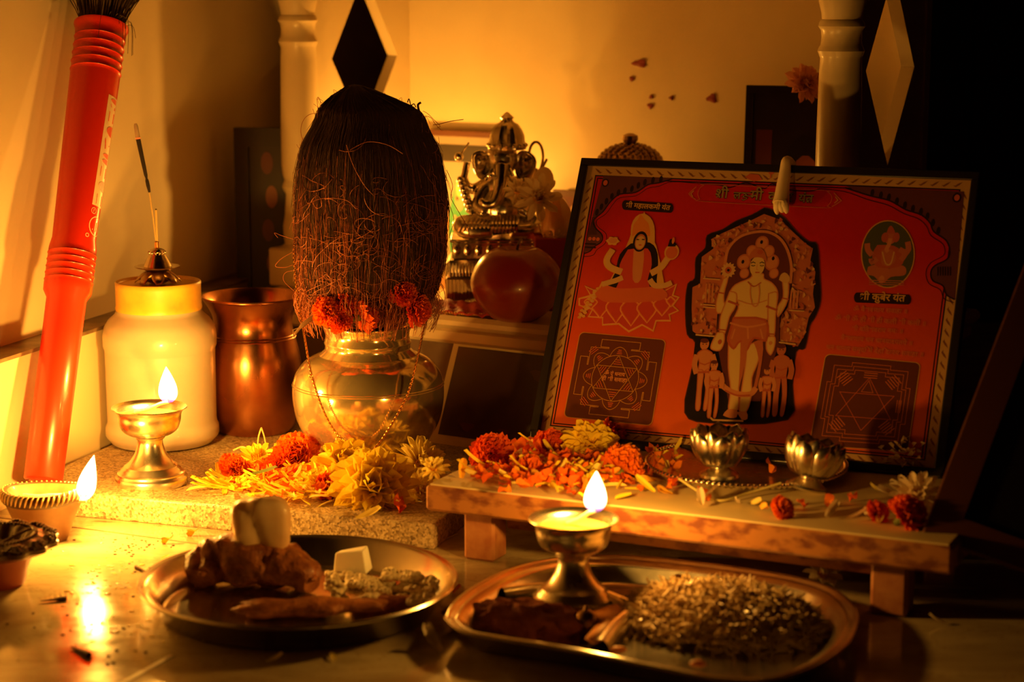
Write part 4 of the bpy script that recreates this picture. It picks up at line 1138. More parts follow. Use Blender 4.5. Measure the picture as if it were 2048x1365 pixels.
# ================================================================ ROUND PLATE OF SWEETS
def blob(m, c, r, amp=.15, fr=60, seed=0, mi=0, nu=40, nv=26, X=None, extra=None):
    c = Vector(c)
    def f(d):
        k = 1 + amp * noise.noise(Vector((d.x * r[0], d.y * r[1], d.z * r[2])) * fr + Vector((seed, seed * 1.7, 0))) + amp * .4 * noise.noise(Vector((d.x * r[0], d.y * r[1], d.z * r[2])) * fr * 3.2 + Vector((seed, 0, seed)))
        if extra: k *= extra(d)
        return k
    m.ell(c, r, mi, nu, nv, X, f)
TC = G(597, 1158, .019); TC.z = 0
def thali():
    t = thing('steel_plate', 'round steel plate holding fried sweets, a cream lump and a white cube', 'plate', TC)
    r = .1045
    pr = [(.0001, 0), (.0870, 0), (.0905, .0015), (.0985, .0165), (r - .0005, .0178), (r, .0190), (r - .0008, .0200), (r - .0022, .0194), (.0975, .0180), (.0895, .0028), (.0865, .0012), (.0001, .0012)]
    m = MB(); m.lathe(pr, 128); m.build('plate_body', M['steel'], t, sharp=60)
    def on(x, y, z=.0014): return G(x, y, z)
    # folded fried pastry
    c = on(520, 1178, .002)
    t = thing('fried_pastry', 'large folded brown fried pastry at the back of the plate under the cream lump', 'pastry', c)
    m = MB(); path = smoothpath([(-.037, -.006, .009), (-.034, .006, .016), (-.024, .010, .019), (-.006, .004, .0175), (.012, .001, .016), (.027, -.006, .013), (.037, -.014, .008)], 6)
    n = len(path); seg = 26; vs, fs = [], []
    for i, p in enumerate(path):
        q = i / (n - 1); T = (path[min(i + 1, n - 1)] - path[max(i - 1, 0)]).normalized(); B = Vector((-T.y, T.x, 0)).normalized(); U = T.cross(B)
        rb = .0205 * math.sin(math.pi * (.10 + .84 * q)) ** .6; ru = .0175 * math.sin(math.pi * (.12 + .80 * q)) ** .6
        for k in range(seg):
            a = 2 * math.pi * k / seg
            d = B * math.cos(a) * rb + U * math.sin(a) * ru; pp = p + d
            crease = 1 - .28 * math.exp(-((a - 1.2) / .22) ** 2) - .15 * math.exp(-((a - 4.4) / .3) ** 2)
            pp = p + d * (crease + .30 * noise.noise(pp * 80) + .14 * noise.noise(pp * 260)); pp.z = max(pp.z, .0002); vs.append(pp)
    for i in range(n - 1):
        for k in range(seg): k2 = (k + 1) % seg; fs.append((i * seg + k, i * seg + k2, (i + 1) * seg + k2, (i + 1) * seg + k))
    fs += [tuple(reversed(range(seg))), tuple((n - 1) * seg + k for k in range(seg))]
    m.add(vs, fs); m.build('crust', M['fried'], t)
    m = MB()
    for i in range(22):
        q = i / 21; p = path[int(q * (n - 1))]; m.ell(p + Vector((.0, -.012 * math.sin(math.pi * (.1 + .8 * q)), .004)), (.0034, .0028, .0020), nu=8, nv=6)
    m.build('crimped_seam', M['fried'], t)
    m = MB(); blob(m, (0, 0, .006), (.010, .008, .008), .3, 200, 4, nu=20, nv=12); o = m.build('pastry_piece', M['fried'], loc=on(410, 1168, .0014)); tag(o, 'small dark broken pastry corner at the left end of the folded pastry', 'pastry')
    # long flat one in front
    c = on(610, 1232, .0014); m = MB()
    blob(m, (0, 0, .0058), (.052, .0115, .0058), .18, 90, 9, nu=60, nv=22, extra=lambda d: 1 + .1 * math.sin(d.x * 9)); o = m.build('fried_pastry', M['fried'], loc=c); o.rotation_euler = (0, 0, R(7))
    tag(o, 'long flat brown fried pastry along the front of the round plate', 'pastry')
    # cream lump standing on the pastry
    c = PY(527, 1108, 1.300)
    m = MB()
    def sh(d): return (abs(d.x) ** 4.5 + abs(d.y) ** 4.5 + abs(d.z) ** 4.5) ** (-1 / 4.5) * (1 + .10 * d.z) * (1 - .20 * math.exp(-((d.x + .25 + .25 * d.z) / .20) ** 2) * max(-d.y, 0))
    blob(m, (0, 0, .0185), (.0188, .0120, .0188), .12, 60, 3, extra=sh); o = m.build('cream_sweet', M['cream'], loc=c + Vector((0, 0, .0005))); o.rotation_euler = (0, R(-3), R(8))
    tag(o, 'upright cream coloured sweet lump standing on the folded pastry', 'sweet')
    # white cube on the plate
    c = on(707, 1150, .0016); t = thing('coconut_flesh', 'white cut block standing at the back of the round plate', 'food block', c, R(-12))
    m = MB(); vs = [(-.0125, -.007, .003), (.0120, -.008, .003), (.012, .007, .003), (-.0125, .007, .003), (-.0112, -.006, .0165), (.0092, -.006, .0195), (.0088, .006, .0200), (-.011, .006, .0150)]
    m.add(vs, [(0, 3, 2, 1), (4, 5, 6, 7), (0, 1, 5, 4), (1, 2, 6, 5), (2, 3, 7, 6), (3, 0, 4, 7)])
    o = m.build('white_block', M['paneer'], t, smooth=False); bv = o.modifiers.new('b', 'BEVEL'); bv.width = .0014; bv.segments = 3
    m = MB(); m.box((-.009, -.005, 0), (.0095, .005, .0031)); m.build('dark_reflection_strip', M['husk'], t, smooth=False)  # dark solid strip stands in for the block's reflection on the plate
    rs = random.Random(12)
    m = MB()
    for i in range(7):
        a = i * .9; m.ell((.0035 * math.cos(a), .003 * math.sin(a), .0025 + .0006 * (i % 2)), (.0028, .0022, .0020), nu=10, nv=7)
    src = None
    lab = ('small pale knobbly sweet morsel on the right side of the round plate', 'pale morsels on the plate'); n = 0
    base = m
    while n < 64:
        x = rs.uniform(655, 885); y = rs.uniform(1138, 1212)
        if ((x - 790) / 110) ** 2 + ((y - 1180) / 34) ** 2 > 1 and not (660 < x < 735 and 1145 < y < 1198): continue
        if abs(x - 707) < 42 and y < 1158: continue
        if src is None: src = base.build('sweet_morsel', M['puff']); o = src
        else: o = src.copy(); COL.objects.link(o)
        o.location = on(x, y, .0014 + (.005 if rs.random() < .4 else 0)); o.rotation_euler = (rs.uniform(-.4, .4), rs.uniform(-.4, .4), rs.uniform(0, 6)); k = rs.uniform(.7, 1.15); o.scale = (k, k, k)
        o['label'], o['group'] = lab; o['category'] = 'sweet'; n += 1
    m = MB(); blob(m, (0, 0, .003), (.024, .010, .0055), .3, 150, 8, nu=40, nv=16); o = m.build('red_crumble', M['redpowder'], loc=on(770, 1218, .0014)); o.rotation_euler = (0, 0, R(8)); tag(o, 'heap of red brown crumble at the front right of the round plate', 'crumble'); o['kind'] = 'stuff'
thali()

# ================================================================ DIVIDED STEEL TRAY
def tray():
    out = [(888, 1236), (905, 1205), (950, 1170), (1020, 1137), (1110, 1116), (1220, 1110), (1340, 1118), (1480, 1135), (1600, 1155), (1670, 1178), (1708, 1210), (1716, 1248), (1690, 1295), (1630, 1335), (1540, 1360), (1440, 1358), (1330, 1338), (1220, 1316), (1110, 1295), (1000, 1278), (920, 1262)]
    P = [G(x, y, .0175) for x, y in out]; c = sum(P, Vector()) / len(P); c.z = 0
    P = [Vector((p.x - c.x, p.y - c.y, 0)) for p in P]
    loop = smoothpath(P + [P[0]], 5)[:-1]
    n = len(loop)
    def inset(d, z):
        outp = []
        for i in range(n):
            T = (loop[(i + 2) % n] - loop[(i - 2) % n]).normalized(); N_ = Vector((-T.y, T.x, 0))   # inward? fixed below
            if N_.dot(-loop[i]) < 0: N_ = -N_
            q = loop[i] + N_ * d; outp.append((q.x, q.y, z))
        return outp
    t = thing('steel_tray', 'large divided steel tray in the foreground with a lamp and a heap of snacks', 'tray', c)
    m = MB()
    rings = [inset(.022, 0), inset(.016, .002), inset(.010, .013), inset(.002, .0155), inset(.0003, .0158), inset(0, .0172), inset(.0010, .0180), inset(.0026, .0174), inset(.0036, .0164), inset(.0048, .0170), inset(.0060, .0160), inset(.0072, .0165), inset(.0086, .0158), inset(.0100, .0150), inset(.0140, .0128), inset(.0175, .0040), inset(.0230, .0016)]
    vs = [p for r_ in rings for p in r_]; fs = []
    for i in range(len(rings) - 1):
        for k in range(n): k2 = (k + 1) % n; fs.append((i * n + k, i * n + k2, (i + 1) * n + k2, (i + 1) * n + k))
    fs.append(tuple(reversed(range(n)))); fs.append(tuple((len(rings) - 1) * n + k for k in range(n)))
    m.add(vs, fs); m.build('tray_body', M['steel'], t, sharp=60)
    # raised dividers
    def ridge(pts, name):
        pp = smoothpath([G(x, y, .010) - c for x, y in pts], 6); m = MB(); vs, fs = [], []; K = 9
        for i, p in enumerate(pp):
            T = (pp[min(i + 1, len(pp) - 1)] - pp[max(i - 1, 0)]).normalized(); N_ = Vector((-T.y, T.x, 0))
            for k in range(K):
                u = k / (K - 1) * 2 - 1; h = .0135 * (1 - abs(u) ** 2.6); vs.append(p + N_ * u * .0085 + Vector((0, 0, h - p.z + .0012)))
        for i in range(len(pp) - 1):
            for k in range(K - 1): fs.append((i * K + k, i * K + k + 1, (i + 1) * K + k + 1, (i + 1) * K + k))
        m.add(vs, fs); m.build(name, M['steel'], t)
    ridge([(1358, 1162), (1320, 1190), (1270, 1222), (1228, 1258), (1200, 1294)], 'divider')
    ridge([(1005, 1190), (1090, 1180), (1180, 1185), (1262, 1215)], 'divider')
    # crumble in the left well
    m = MB(); blob(m, (0, 0, .004), (.046, .022, .011), .28, 110, 3, nu=60, nv=20); o = m.build('red_crumble', M['redpowder'], loc=G(1040, 1252, .0018)); o.rotation_euler = (0, 0, R(-14)); tag(o, 'red brown crumbly heap at the left end of the divided tray', 'crumble'); o['kind'] = 'stuff'
    # leaf by the divider
    m = MB(); vs, fs = [], []
    outl = [(1178, 1228), (1215, 1222), (1262, 1215), (1290, 1205), (1262, 1232), (1235, 1252), (1215, 1275), (1188, 1296), (1170, 1288), (1188, 1262), (1192, 1245)]
    z_ = .010; pp = [G(x, y, z_) for x, y in outl]; lc = sum(pp, Vector()) / len(pp)
    m.add([p - lc + Vector((0, 0, .003 * math.sin(i))) for i, p in enumerate(pp)] + [Vector((0, 0, .002))], [(i, (i + 1) % len(pp), len(pp)) for i in range(len(pp))])
    o = m.build('dry_leaf', M['leaf'], loc=lc); sd = o.modifiers.new('t', 'SOLIDIFY'); sd.thickness = .0006; tag(o, 'curled orange leaf between the lamp and the divider of the tray', 'leaf')
    m = MB(); m.ell((0, 0, .0075), .0075, nu=24, nv=16); m.tube([(0, 0, .014), (0, .002, .017)], [.002, .001], 8); o = m.build('metal_ball', M['oldbrass'], loc=G(1172, 1266, .0018)); tag(o, 'small round dark metal ball in front of the tray lamp', 'ball')
    # snack heap in the right well
    rs = random.Random(4); hc = G(1440, 1256, .0018)
    m = MB()
    def hh(x, y): return max(0, 1 - (x / .066) ** 2 - (y / .050) ** 2) ** .55 * .0260
    for i in range(3200):
        a = rs.uniform(0, 6.28); q = math.sqrt(rs.random()); x, y = .066 * q * math.cos(a), .050 * q * math.sin(a); z = hh(x, y) + rs.uniform(-.002, .0012)
        if z < .001: z = .001
        d = Vector((rs.gauss(0, 1), rs.gauss(0, 1), rs.gauss(0, .3))).normalized(); L_ = rs.uniform(.004, .009); w = Vector((-d.y, d.x, 0)) * rs.uniform(-.003, .003)
        p = Vector((x, y, z)); m.tube([p - d * L_, p + w, p + d * L_], [.0006, .0009, .0006], 5)
    vs, fs = [], []
    K = 28
    for i in range(K + 1):
        for k in range(K):
            a = 6.2832 * k / K; q = i / K; x, y = .064 * q * math.cos(a), .048 * q * math.sin(a); vs.append((x, y, max(hh(x, y) - .0022, 0)))
    for i in range(K):
        for k in range(K): k2 = (k + 1) % K; fs.append((i * K + k, (i + 1) * K + k, (i + 1) * K + k2, i * K + k2))
    m.add(vs, fs)
    o = m.build('fried_noodles', M['noodle'], loc=hc); o.rotation_euler = (0, 0, R(-20)); tag(o, 'tangled heap of pale fried noodles filling the right side of the divided tray', 'snack'); o['kind'] = 'stuff'
    rs2 = random.Random(8)
    for (x, y, l) in ((1395, 1335, 'small orange crumb on the front rim of the divided tray'), (1255, 1330, 'yellow petal crumb fallen inside the front of the divided tray')):
        m = MB(); blob(m, (0, 0, .002), (.005, .003, .002), .3, 200, x, nu=12, nv=8); o = m.build('crumb', M['leaf'], loc=G(x, y, .018) if 'rim' in l else G(x - 20, y - 24, .004)); tag(o, l, 'crumb')
tray()
LR = Vector((PY(1146, 1215, 1.252).x, 1.252, .0020))
standing_lamp(LR, 1.0, 'metal pedestal oil lamp burning in the steel tray in the foreground', (1190, 1024), 1.0, .0262, .0074, (.0008, 0), (-.004, .006))

# ================================================================ BITS ON THE FLOOR
def floor_bits():
    G_ = 'petals on the marble floor'
    for (x, y, k, s, lab) in ((375, 1071, 'o1', .9, 'orange petal on the floor between the slab and the round plate'), (324, 1086, 'o1', .8, 'orange petal on the floor left of the one nearest the slab'), (338, 1112, 'y2', .6, 'thin yellow shred on the floor just left of the round plate'),
                             (880, 1308, 'w1', 1.5, 'pale petal on the dark floor between the round plate and the tray'), (532, 1326, 'p1', .8, 'small pale petal in the shadow below the round plate'), (1648, 1155, 'w1', 1.1, 'curled white petal on the floor behind the right end of the tray'),
                             (1890, 1248, 'w1', .7, 'dim white petal on the floor far right of the tray'), (660, 1308, 'y2', .8, 'thin petal in the dark below the front of the round plate'), (905, 1185, 'o1', .6, 'tiny orange petal on the floor right of the round plate')):
        put_petal(k, G(x, y, .0008), (.2, .1, rnd(0, 6)), lab, G_, s)
    chrysanthemum('chrysanthemum', 'dim pale chrysanthemum fallen on the floor behind the right side of the tray', G(1640, 1158, .004), .0135, (R(30), R(10), .3), M['wpetal'], seed=70, npet=9, layers=2, wide=.5)
    def twig(a, b, r0, r1, lab, mat='stem', name='twig', dz=.0012):
        p, q = G(*a, dz), G(*b, dz); m = MB(); m.tube([Vector(), (q - p) * .5, (q - p) * .8, q - p], [r0, (r0 + r1) / 2, r1, r1], 7); o = m.build(name, M[mat], loc=p); tag(o, lab, name)
    twig((82, 1203), (133, 1197), .0004, .0014, 'thin brown twig on the shiny floor below the dark clay lamp')
    twig((272, 1135), (292, 1144), .0016, .0006, 'short dark stick pointing at the left rim of the round plate')
    twig((142, 1294), (178, 1312), .0006, .0022, 'dark seed on the floor beside the reflected flame', name='seed')
    twig((870, 1088), (915, 1068), .0003, .0003, 'fine pale straw in the dark under the board', 'palestem', 'straw')
    rs = random.Random(31); m = MB(); b = G(240, 1140)
    for i in range(150):
        if i % 3: x, y = rs.gauss(225, 55), rs.choice([1140, 1175, 1258]) + rs.gauss(0, 7)
        else: x, y = rs.uniform(120, 420), rs.uniform(1080, 1290)
        p = G(x, y) - b; r = rs.uniform(.0003, .0012); m.ell(p + Vector((0, 0, .0001)), (r * rs.uniform(1, 2.4), r, r * .45), nu=10, nv=6)
    o = m.build('oil_droplets', M['oil'], loc=b); tag(o, 'scattered droplets of oil on the marble in front of the clay lamp', 'droplets'); o['kind'] = 'stuff'
    m = MB(); b = G(270, 1100)
    for i in range(90):
        x, y = (rs.gauss(265, 30), rs.gauss(1094, 10)) if i % 2 else (rs.uniform(0, 500), rs.uniform(1060, 1330))
        p = G(x, y) - b; r = rs.uniform(.0003, .0009); m.ell(p + Vector((0, 0, .0003)), (r * 1.6, r, r * .6), nu=6, nv=4)
    o = m.build('floor_crumbs', M['speck'], loc=b); tag(o, 'fine dark crumbs sprinkled on the marble floor', 'crumbs'); o['kind'] = 'stuff'
floor_bits()
# ================================================================ THINGS INSIDE THE SHRINE
BZ_ = BASEZ
def inside(x, Y, z=BASEZ): p = PY(x, 500, Y); return Vector((p.x, Y, z))
# lamp burning on the shrine step behind the coconut (it lights the idol and the back panel)
LH = Vector((PY(812, 420, 1.945).x, 1.945, BASEZ))
standing_lamp(LH, .9, 'metal pedestal oil lamp burning inside the shrine just behind the coconut', (812, 430), 1.22, .0250, .0065, (0, 0), (-.006, .004))

def ganesha():
    Y = 1.815; s = .000452
    b = inside(1002, Y)
    t = thing('ganesha_idol', 'silver seated elephant headed idol with a tall crown on a carved pedestal', 'idol', b)
    def q(x, y, dy=0.0): p = PY(x, y, Y + dy); return p - b
    # pedestal, three tiers
    m = MB(); zt = q(0, 472).z; z2 = q(0, 515).z; z3 = q(0, 545).z
    m.box((-.044, -.026, z2 + .001), (.044, .026, zt - .002), bev=.0015); m.box((-.046, -.028, zt - .003), (.046, .028, zt), bev=.001)
    for k in range(9):
        x = -.040 + k * .010
        m.ell((x, -.027, (z2 + zt) / 2), (.0034, .0022, .0052), nu=10, nv=8)
    m.build('pedestal_top', M['silver'], t, smooth=True)
    m = MB(); m.box((-.050, -.032, z3), (.050, .032, z2 + .001), bev=.004)
    for k in range(34): m.tube([(-.049 + k * .00297, -.0325, z3 + .001), (-.049 + k * .00297, -.0330, z2 - .001)], .0009, 5)
    m.build('pedestal_collar', M['silver'], t)
    m = MB(); m.box((-.050, -.033, .0), (.050, .033, z3 - .0003), bev=.002)
    for k in range(30): m.tube([(-.048 + k * .0033, -.0336, .001), (-.048 + k * .0033, -.0336, z3 - .002)], .0012, 5)
    m.build('pedestal_foot', M['oldbrass'], t)
    # body grown as one surface
    m = MB()
    def e(x, y, rx, ry, dy=0.0, rd=None, X=None): m.ell(q(x, y, dy), (rx * s, (rd or rx) * s, ry * s), nu=18, nv=12)
    e(1005, 418, 44, 44, -.004, 40)          # belly
    e(1003, 378, 36, 34, .002, 30)           # chest
    e(1004, 318, 33, 36, -.002, 30)          # head
    def limb(pts, r): m.tube(smoothpath([q(*p) for p in pts], 6), [r[0] + (r[-1] - r[0]) * i / (6 * (len(pts) - 1)) if len(r) == 2 else r[0] for i in range(6 * (len(pts) - 1) + 1)], 12)
    limb([(1004, 330, -.016), (1002, 360, -.022), (996, 390, -.026), (985, 408, -.028), (968, 408, -.028), (962, 398, -.026)], (.0072, .0030))     # trunk
    limb([(1028, 372, 0), (1048, 392, -.004), (1058, 415, -.008), (1044, 428, -.018)], (.0070, .0050))
    limb([(1030, 364, .004), (1056, 358, .004), (1070, 335, .002)], (.0060, .0040))
    limb([(980, 372, 0), (962, 392, -.004), (956, 412, -.010), (972, 424, -.018)], (.0070, .0050))
    limb([(976, 364, .004), (950, 378, .004), (932, 372, .002), (926, 350, .0)], (.0060, .0042))
    limb([(1010, 440, -.004), (960, 452, -.014), (925, 452, -.022), (940, 462, -.030), (985, 462, -.032)], (.0125, .0070))  # folded leg left
    limb([(1010, 440, -.004), (1050, 450, -.012), (1080, 452, -.020), (1060, 463, -.028), (1020, 463, -.030)], (.0125, .0075))
    e(1003, 452, 50, 16, .004, 50)
    o = m.build('body', M['silver'], t, sharp=0)
    rm = o.modifiers.new('merge', 'REMESH'); rm.mode = 'VOXEL'; rm.voxel_size = .0014; rm.use_smooth_shade = True
    sm = o.modifiers.new('soft', 'SMOOTH'); sm.factor = .5; sm.iterations = 3
    # pleated leg cloth ridges
    m = MB()
    for k in range(9):
        x = 922 + k * 8; m.tube(smoothpath([q(x + 10, 436 + k, -.024), q(x + 2, 450, -.036), q(x - 4, 463, -.036)], 4), .0016, 6)
    for k in range(8):
        x = 985 + k * 7; m.tube(smoothpath([q(x + 2, 432, -.026), q(x, 450, -.038), q(x - 2, 465, -.036)], 4), .0015, 6)
    for k in range(6):
        x = 1046 + k * 7; m.tube(smoothpath([q(x - 6, 440, -.018), q(x, 452, -.032), q(x + 2, 464, -.032)], 4), .0015, 6)
    m.build('pleated_cloth', M['silver'], t)
    # ears
    for sx in (-1, 1):
        m = MB(); vs, fs = [], []; n = 8; seg = 20
        for i in range(n + 1):
            k = i / n
            for j in range(seg):
                a = 6.2832 * j / seg
                rx = (20 + 5 * math.cos(a)) * k; rz = (27 - 6 * math.sin(a)) * k
                vs.append((math.cos(a) * rx * s, -.003 * math.cos(k * 5) - .002 * k, math.sin(a) * rz * s - .10 * rx * s))
        for i in range(n):
            for j in range(seg): j2 = (j + 1) % seg; fs.append((i * seg + j, i * seg + j2, (i + 1) * seg + j2, (i + 1) * seg + j))
        m.add(vs, fs); m.tube([(math.cos(6.2832 * j / 30) * (20 + 5 * math.cos(6.2832 * j / 30)) * s, -.003, math.sin(6.2832 * j / 30) * (27 - 6 * math.sin(6.2832 * j / 30)) * s - .1 * 20 * s) for j in range(31)], .0013, 6, cap=False)
        o = m.build('ear', M['silver'], t); o.location = q(1004 + sx * 46, 322, -.004); o.rotation_euler = (0, R(10 * sx), R(-22 * sx))
        sd = o.modifiers.new('t', 'SOLIDIFY'); sd.thickness = .0012
    # crown
    m = MB(); zc = q(0, 292).z; zt2 = q(0, 248).z; z4 = q(0, 224).z
    m.lathe([(.0001, zc - .003), (.0162, zc - .003), (.0172, zc), (.0162, zc + .003), (.0155, zc + .004), (.0150, zc + .010), (.0128, zc + .015), (.0098, zt2), (.0060, zt2 + .002), (.0048, zt2 + .004), (.0062, zt2 + .006), (.0052, z4 - .004), (.0010, z4), (.0001, z4)], 40, c=(q(1014, 0).x, -.002, 0), mod=lambda a, k: 1 + .045 * math.cos(12 * a))
    for j in range(16):
        a = 6.2832 * j / 16; m.ell((q(1014, 0).x + .0168 * math.cos(a), -.002 + .0168 * math.sin(a), zc + .001), .0022, nu=8, nv=6)
    m.build('crown', M['silver'], t)
    # raised hands carrying loops, hanging axe like finial on the right, lamp like knob on the left
    m = MB(); lp = [q(1072 + 14 * math.sin(a), 312 - 28 * math.cos(a) * (1 if math.cos(a) > 0 else 1.2), .002) for a in [6.2832 * k / 28 for k in range(29)]]
    m.tube(lp, .0014, 6, cap=False); m.tube([q(1080, 345, .002), q(1094, 318, .002)], .0013, 6); m.build('noose', M['oldbrass'], t)
    m = MB()
    limbp = smoothpath([q(946, 430, -.01), q(936, 400, -.006), q(926, 370, -.004), (q(930, 345, -.002)), q(934, 326, 0)], 5)
    m.tube(limbp, .0034, 9)
    for k in range(7): m.ell(q(921 + k * 3, 360 + k * 10, -.009), .0036, nu=10, nv=7)
    m.ell(q(918, 314, -.002), .0042, nu=12, nv=8); m.tube([q(920, 312, 0), q(938, 285, 0)], .0008, 5); m.build('raised_arm', M['silver'], t)
    m = MB(); m.ell(q(982, 352, -.026), (.0030, .003, .0026), nu=10, nv=6)
    m.tube(smoothpath([q(985, 338, -.018), q(978, 352, -.022), q(972, 362, -.024)], 4), .0016, 7); m.tube(smoothpath([q(1020, 338, -.018), q(1026, 352, -.022)], 4), .0016, 7); m.build('tusks', M['steel'], t)
    for sx in (-1, 1):
        m = MB(); m.ell(q(1004 + sx * 13, 312, -.0145), (.0022, .0012, .0012), nu=10, nv=6); m.build('eye', M['steel'], t)
ganesha()
chrysanthemum('chrysanthemum', 'drooping pale flower leaning on the right side of the silver idol', PY(1072, 400, 1.765) , .0225, (R(70), R(10), .2), M['wpetal'], seed=91, npet=9, layers=3, wide=.34, stem=True)
chrysanthemum('chrysanthemum', 'small pale flower on the lap of the silver idol', PY(1034, 385, 1.765), .0125, (R(65), R(-10), .2), M['wpetal'], seed=92, npet=10, layers=2, wide=.34)
o = MB(); b = inside(1085, 1.80, PY(1085, 365, 1.80).z)
o.ell((0, 0, 0), (.010, .005, .014), nu=18, nv=12, f=lambda d: 1 + .15 * d.z * d.x); ob = o.build('dried_leaf_bud', M['wpetal'], loc=b); tag(ob, 'pale closed bud leaning behind the drooping flower beside the idol', 'bud')

def framed(name, label, cat, px0, px1, ytop, Y, mat_frame, art, bw=.006, yaw=None, z0=BASEZ, lean=R(8), zb=None, thick=.008, onwall=False):
    """upright framed picture between two pixel columns; art(mb, w, h) adds coloured faces"""
    yaw = yaw if yaw is not None else math.atan2(MU.y, MU.x)
    a = inside(px0, Y, z0)
    if onwall: q_ = onback(px0, 400, .020); a = Vector((q_.x, q_.y, z0)); Y = a.y
    u = Vector((math.cos(yaw), math.sin(yaw), 0))
    r1 = ray(px1, 400); k = (a.x * r1.y - a.y * r1.x) / (u.y * r1.x - u.x * r1.y); w = k
    h = (ZY(ytop, Y + .01) - z0) / math.cos(lean)
    t = thing(name, label, cat, a, yaw); t.rotation_euler = (-lean, 0, yaw)
    m = MB()
    m.box((0, 0, 0), (w, thick, bw)); m.box((0, 0, h - bw), (w, thick, h)); m.box((0, 0, bw), (bw, thick, h - bw)); m.box((w - bw, 0, bw), (w, thick, h - bw))
    o = m.build('frame', mat_frame, t, smooth=False); bv = o.modifiers.new('b', 'BEVEL'); bv.width = .0006; bv.segments = 2
    m = MB(); m.box((bw * .9, .0025, bw * .9), (w - bw * .9, thick - .001, h - bw * .9), 0)
    mats = art(m, w, h, bw); m.build('print', mats, t, smooth=False)
    return t, w, h
def disc(m, cx, cz, rx, rz, y, mi, n=18, f=None):
    vs = [(cx + rx * (f(6.2832 * k / n) if f else 1) * math.cos(6.2832 * k / n), y, cz + rz * (f(6.2832 * k / n) if f else 1) * math.sin(6.2832 * k / n)) for k in range(n)]
    m.add(vs, [tuple(range(n))], mi)
P_ = {}
def flat(name, c, rough=.35, coat=.0):
    if name not in P_: P_[name] = pm('print_' + name, c, rough, coat=coat)
    return P_[name]
def art_deities(m, w, h, bw):
    rs = random.Random(3)
    for i in range(3):
        cx = w * (.22 + .28 * i); disc(m, cx, h * .32, w * .14, h * .30, .0022, 2 + i % 2); disc(m, cx, h * .52, w * .06, h * .09, .0019, 1); disc(m, cx, h * .60, w * .05, h * .07, .0017, 4)
        for k in range(10): disc(m, cx + rs.uniform(-.1, .1) * w, h * rs.uniform(.2, .75), w * .016, h * .016, .0015, rs.choice([1, 4, 5]))
    m.box((w * .1, .0020, h * .78), (w * .9, .0021, h * .90), 5)
    return [flat('pale', (.30, .24, .18)), flat('skin', (.50, .28, .15)), flat('orange', (.80, .22, .05)), flat('green', (.05, .26, .10)), flat('ochre', (.75, .50, .15)), flat('black', (.02, .012, .01))]
framed('framed_picture', 'small framed print of deities behind the silver idol against the shrine back panel', 'picture', 838, 990, 258, 1.925, M['brownframe'], art_deities, bw=.006, lean=R(3), onwall=True)
def art_dim(m, w, h, bw):
    disc(m, w * .5, h * .45, w * .3, h * .3, .0022, 1); disc(m, w * .5, h * .72, w * .14, h * .12, .0019, 2)
    return [flat('maroon', (.14, .03, .02)), flat('brown', (.30, .10, .05)), flat('skin', (.70, .42, .24))]
framed('framed_picture', 'framed picture with a dark top rail behind the amber crystal', 'picture', 1100, 1185, 378, 1.885, M['brownframe'], art_dim, bw=.006, lean=R(3), onwall=True)
def art_portrait(m, w, h, bw):
    m.box((w * .1, .0020, h * .12), (w * .24, .0022, h * .80), 3)
    cx = w * .54
    disc(m, cx, h * .34, w * .26, h * .26, .0021, 3); disc(m, cx, h * .60, w * .20, h * .18, .0018, 2); disc(m, cx, h * .50, w * .155, h * .19, .0016, 1); disc(m, cx - w * .07, h * .54, w * .03, h * .008, .0013, 2); disc(m, cx + w * .07, h * .54, w * .03, h * .008, .0013, 2); disc(m, cx, h * .41, w * .05, h * .010, .0013, 2)
    return [flat('black', (.02, .012, .01)), flat('face', (.34, .10, .05)), flat('hair', (.012, .008, .008)), flat('maroon', (.14, .03, .02))]
T_, w_, h_ = framed('framed_photo', 'dark framed portrait photo behind the right shrine pillar with a flower on top', 'picture', 1480, 1712, 170, 1.80, M['blackframe'], art_portrait, bw=.007, lean=R(3), yaw=R(-20))
chrysanthemum('chrysanthemum', 'pinkish flower perched on top of the dark portrait photo', PY(1604, 172, 1.765), .0195, (R(68), R(5), .2), pm('pink_petal', (.78, .40, .28), .55, trans=.3), seed=93, npet=11, layers=4, wide=.4)

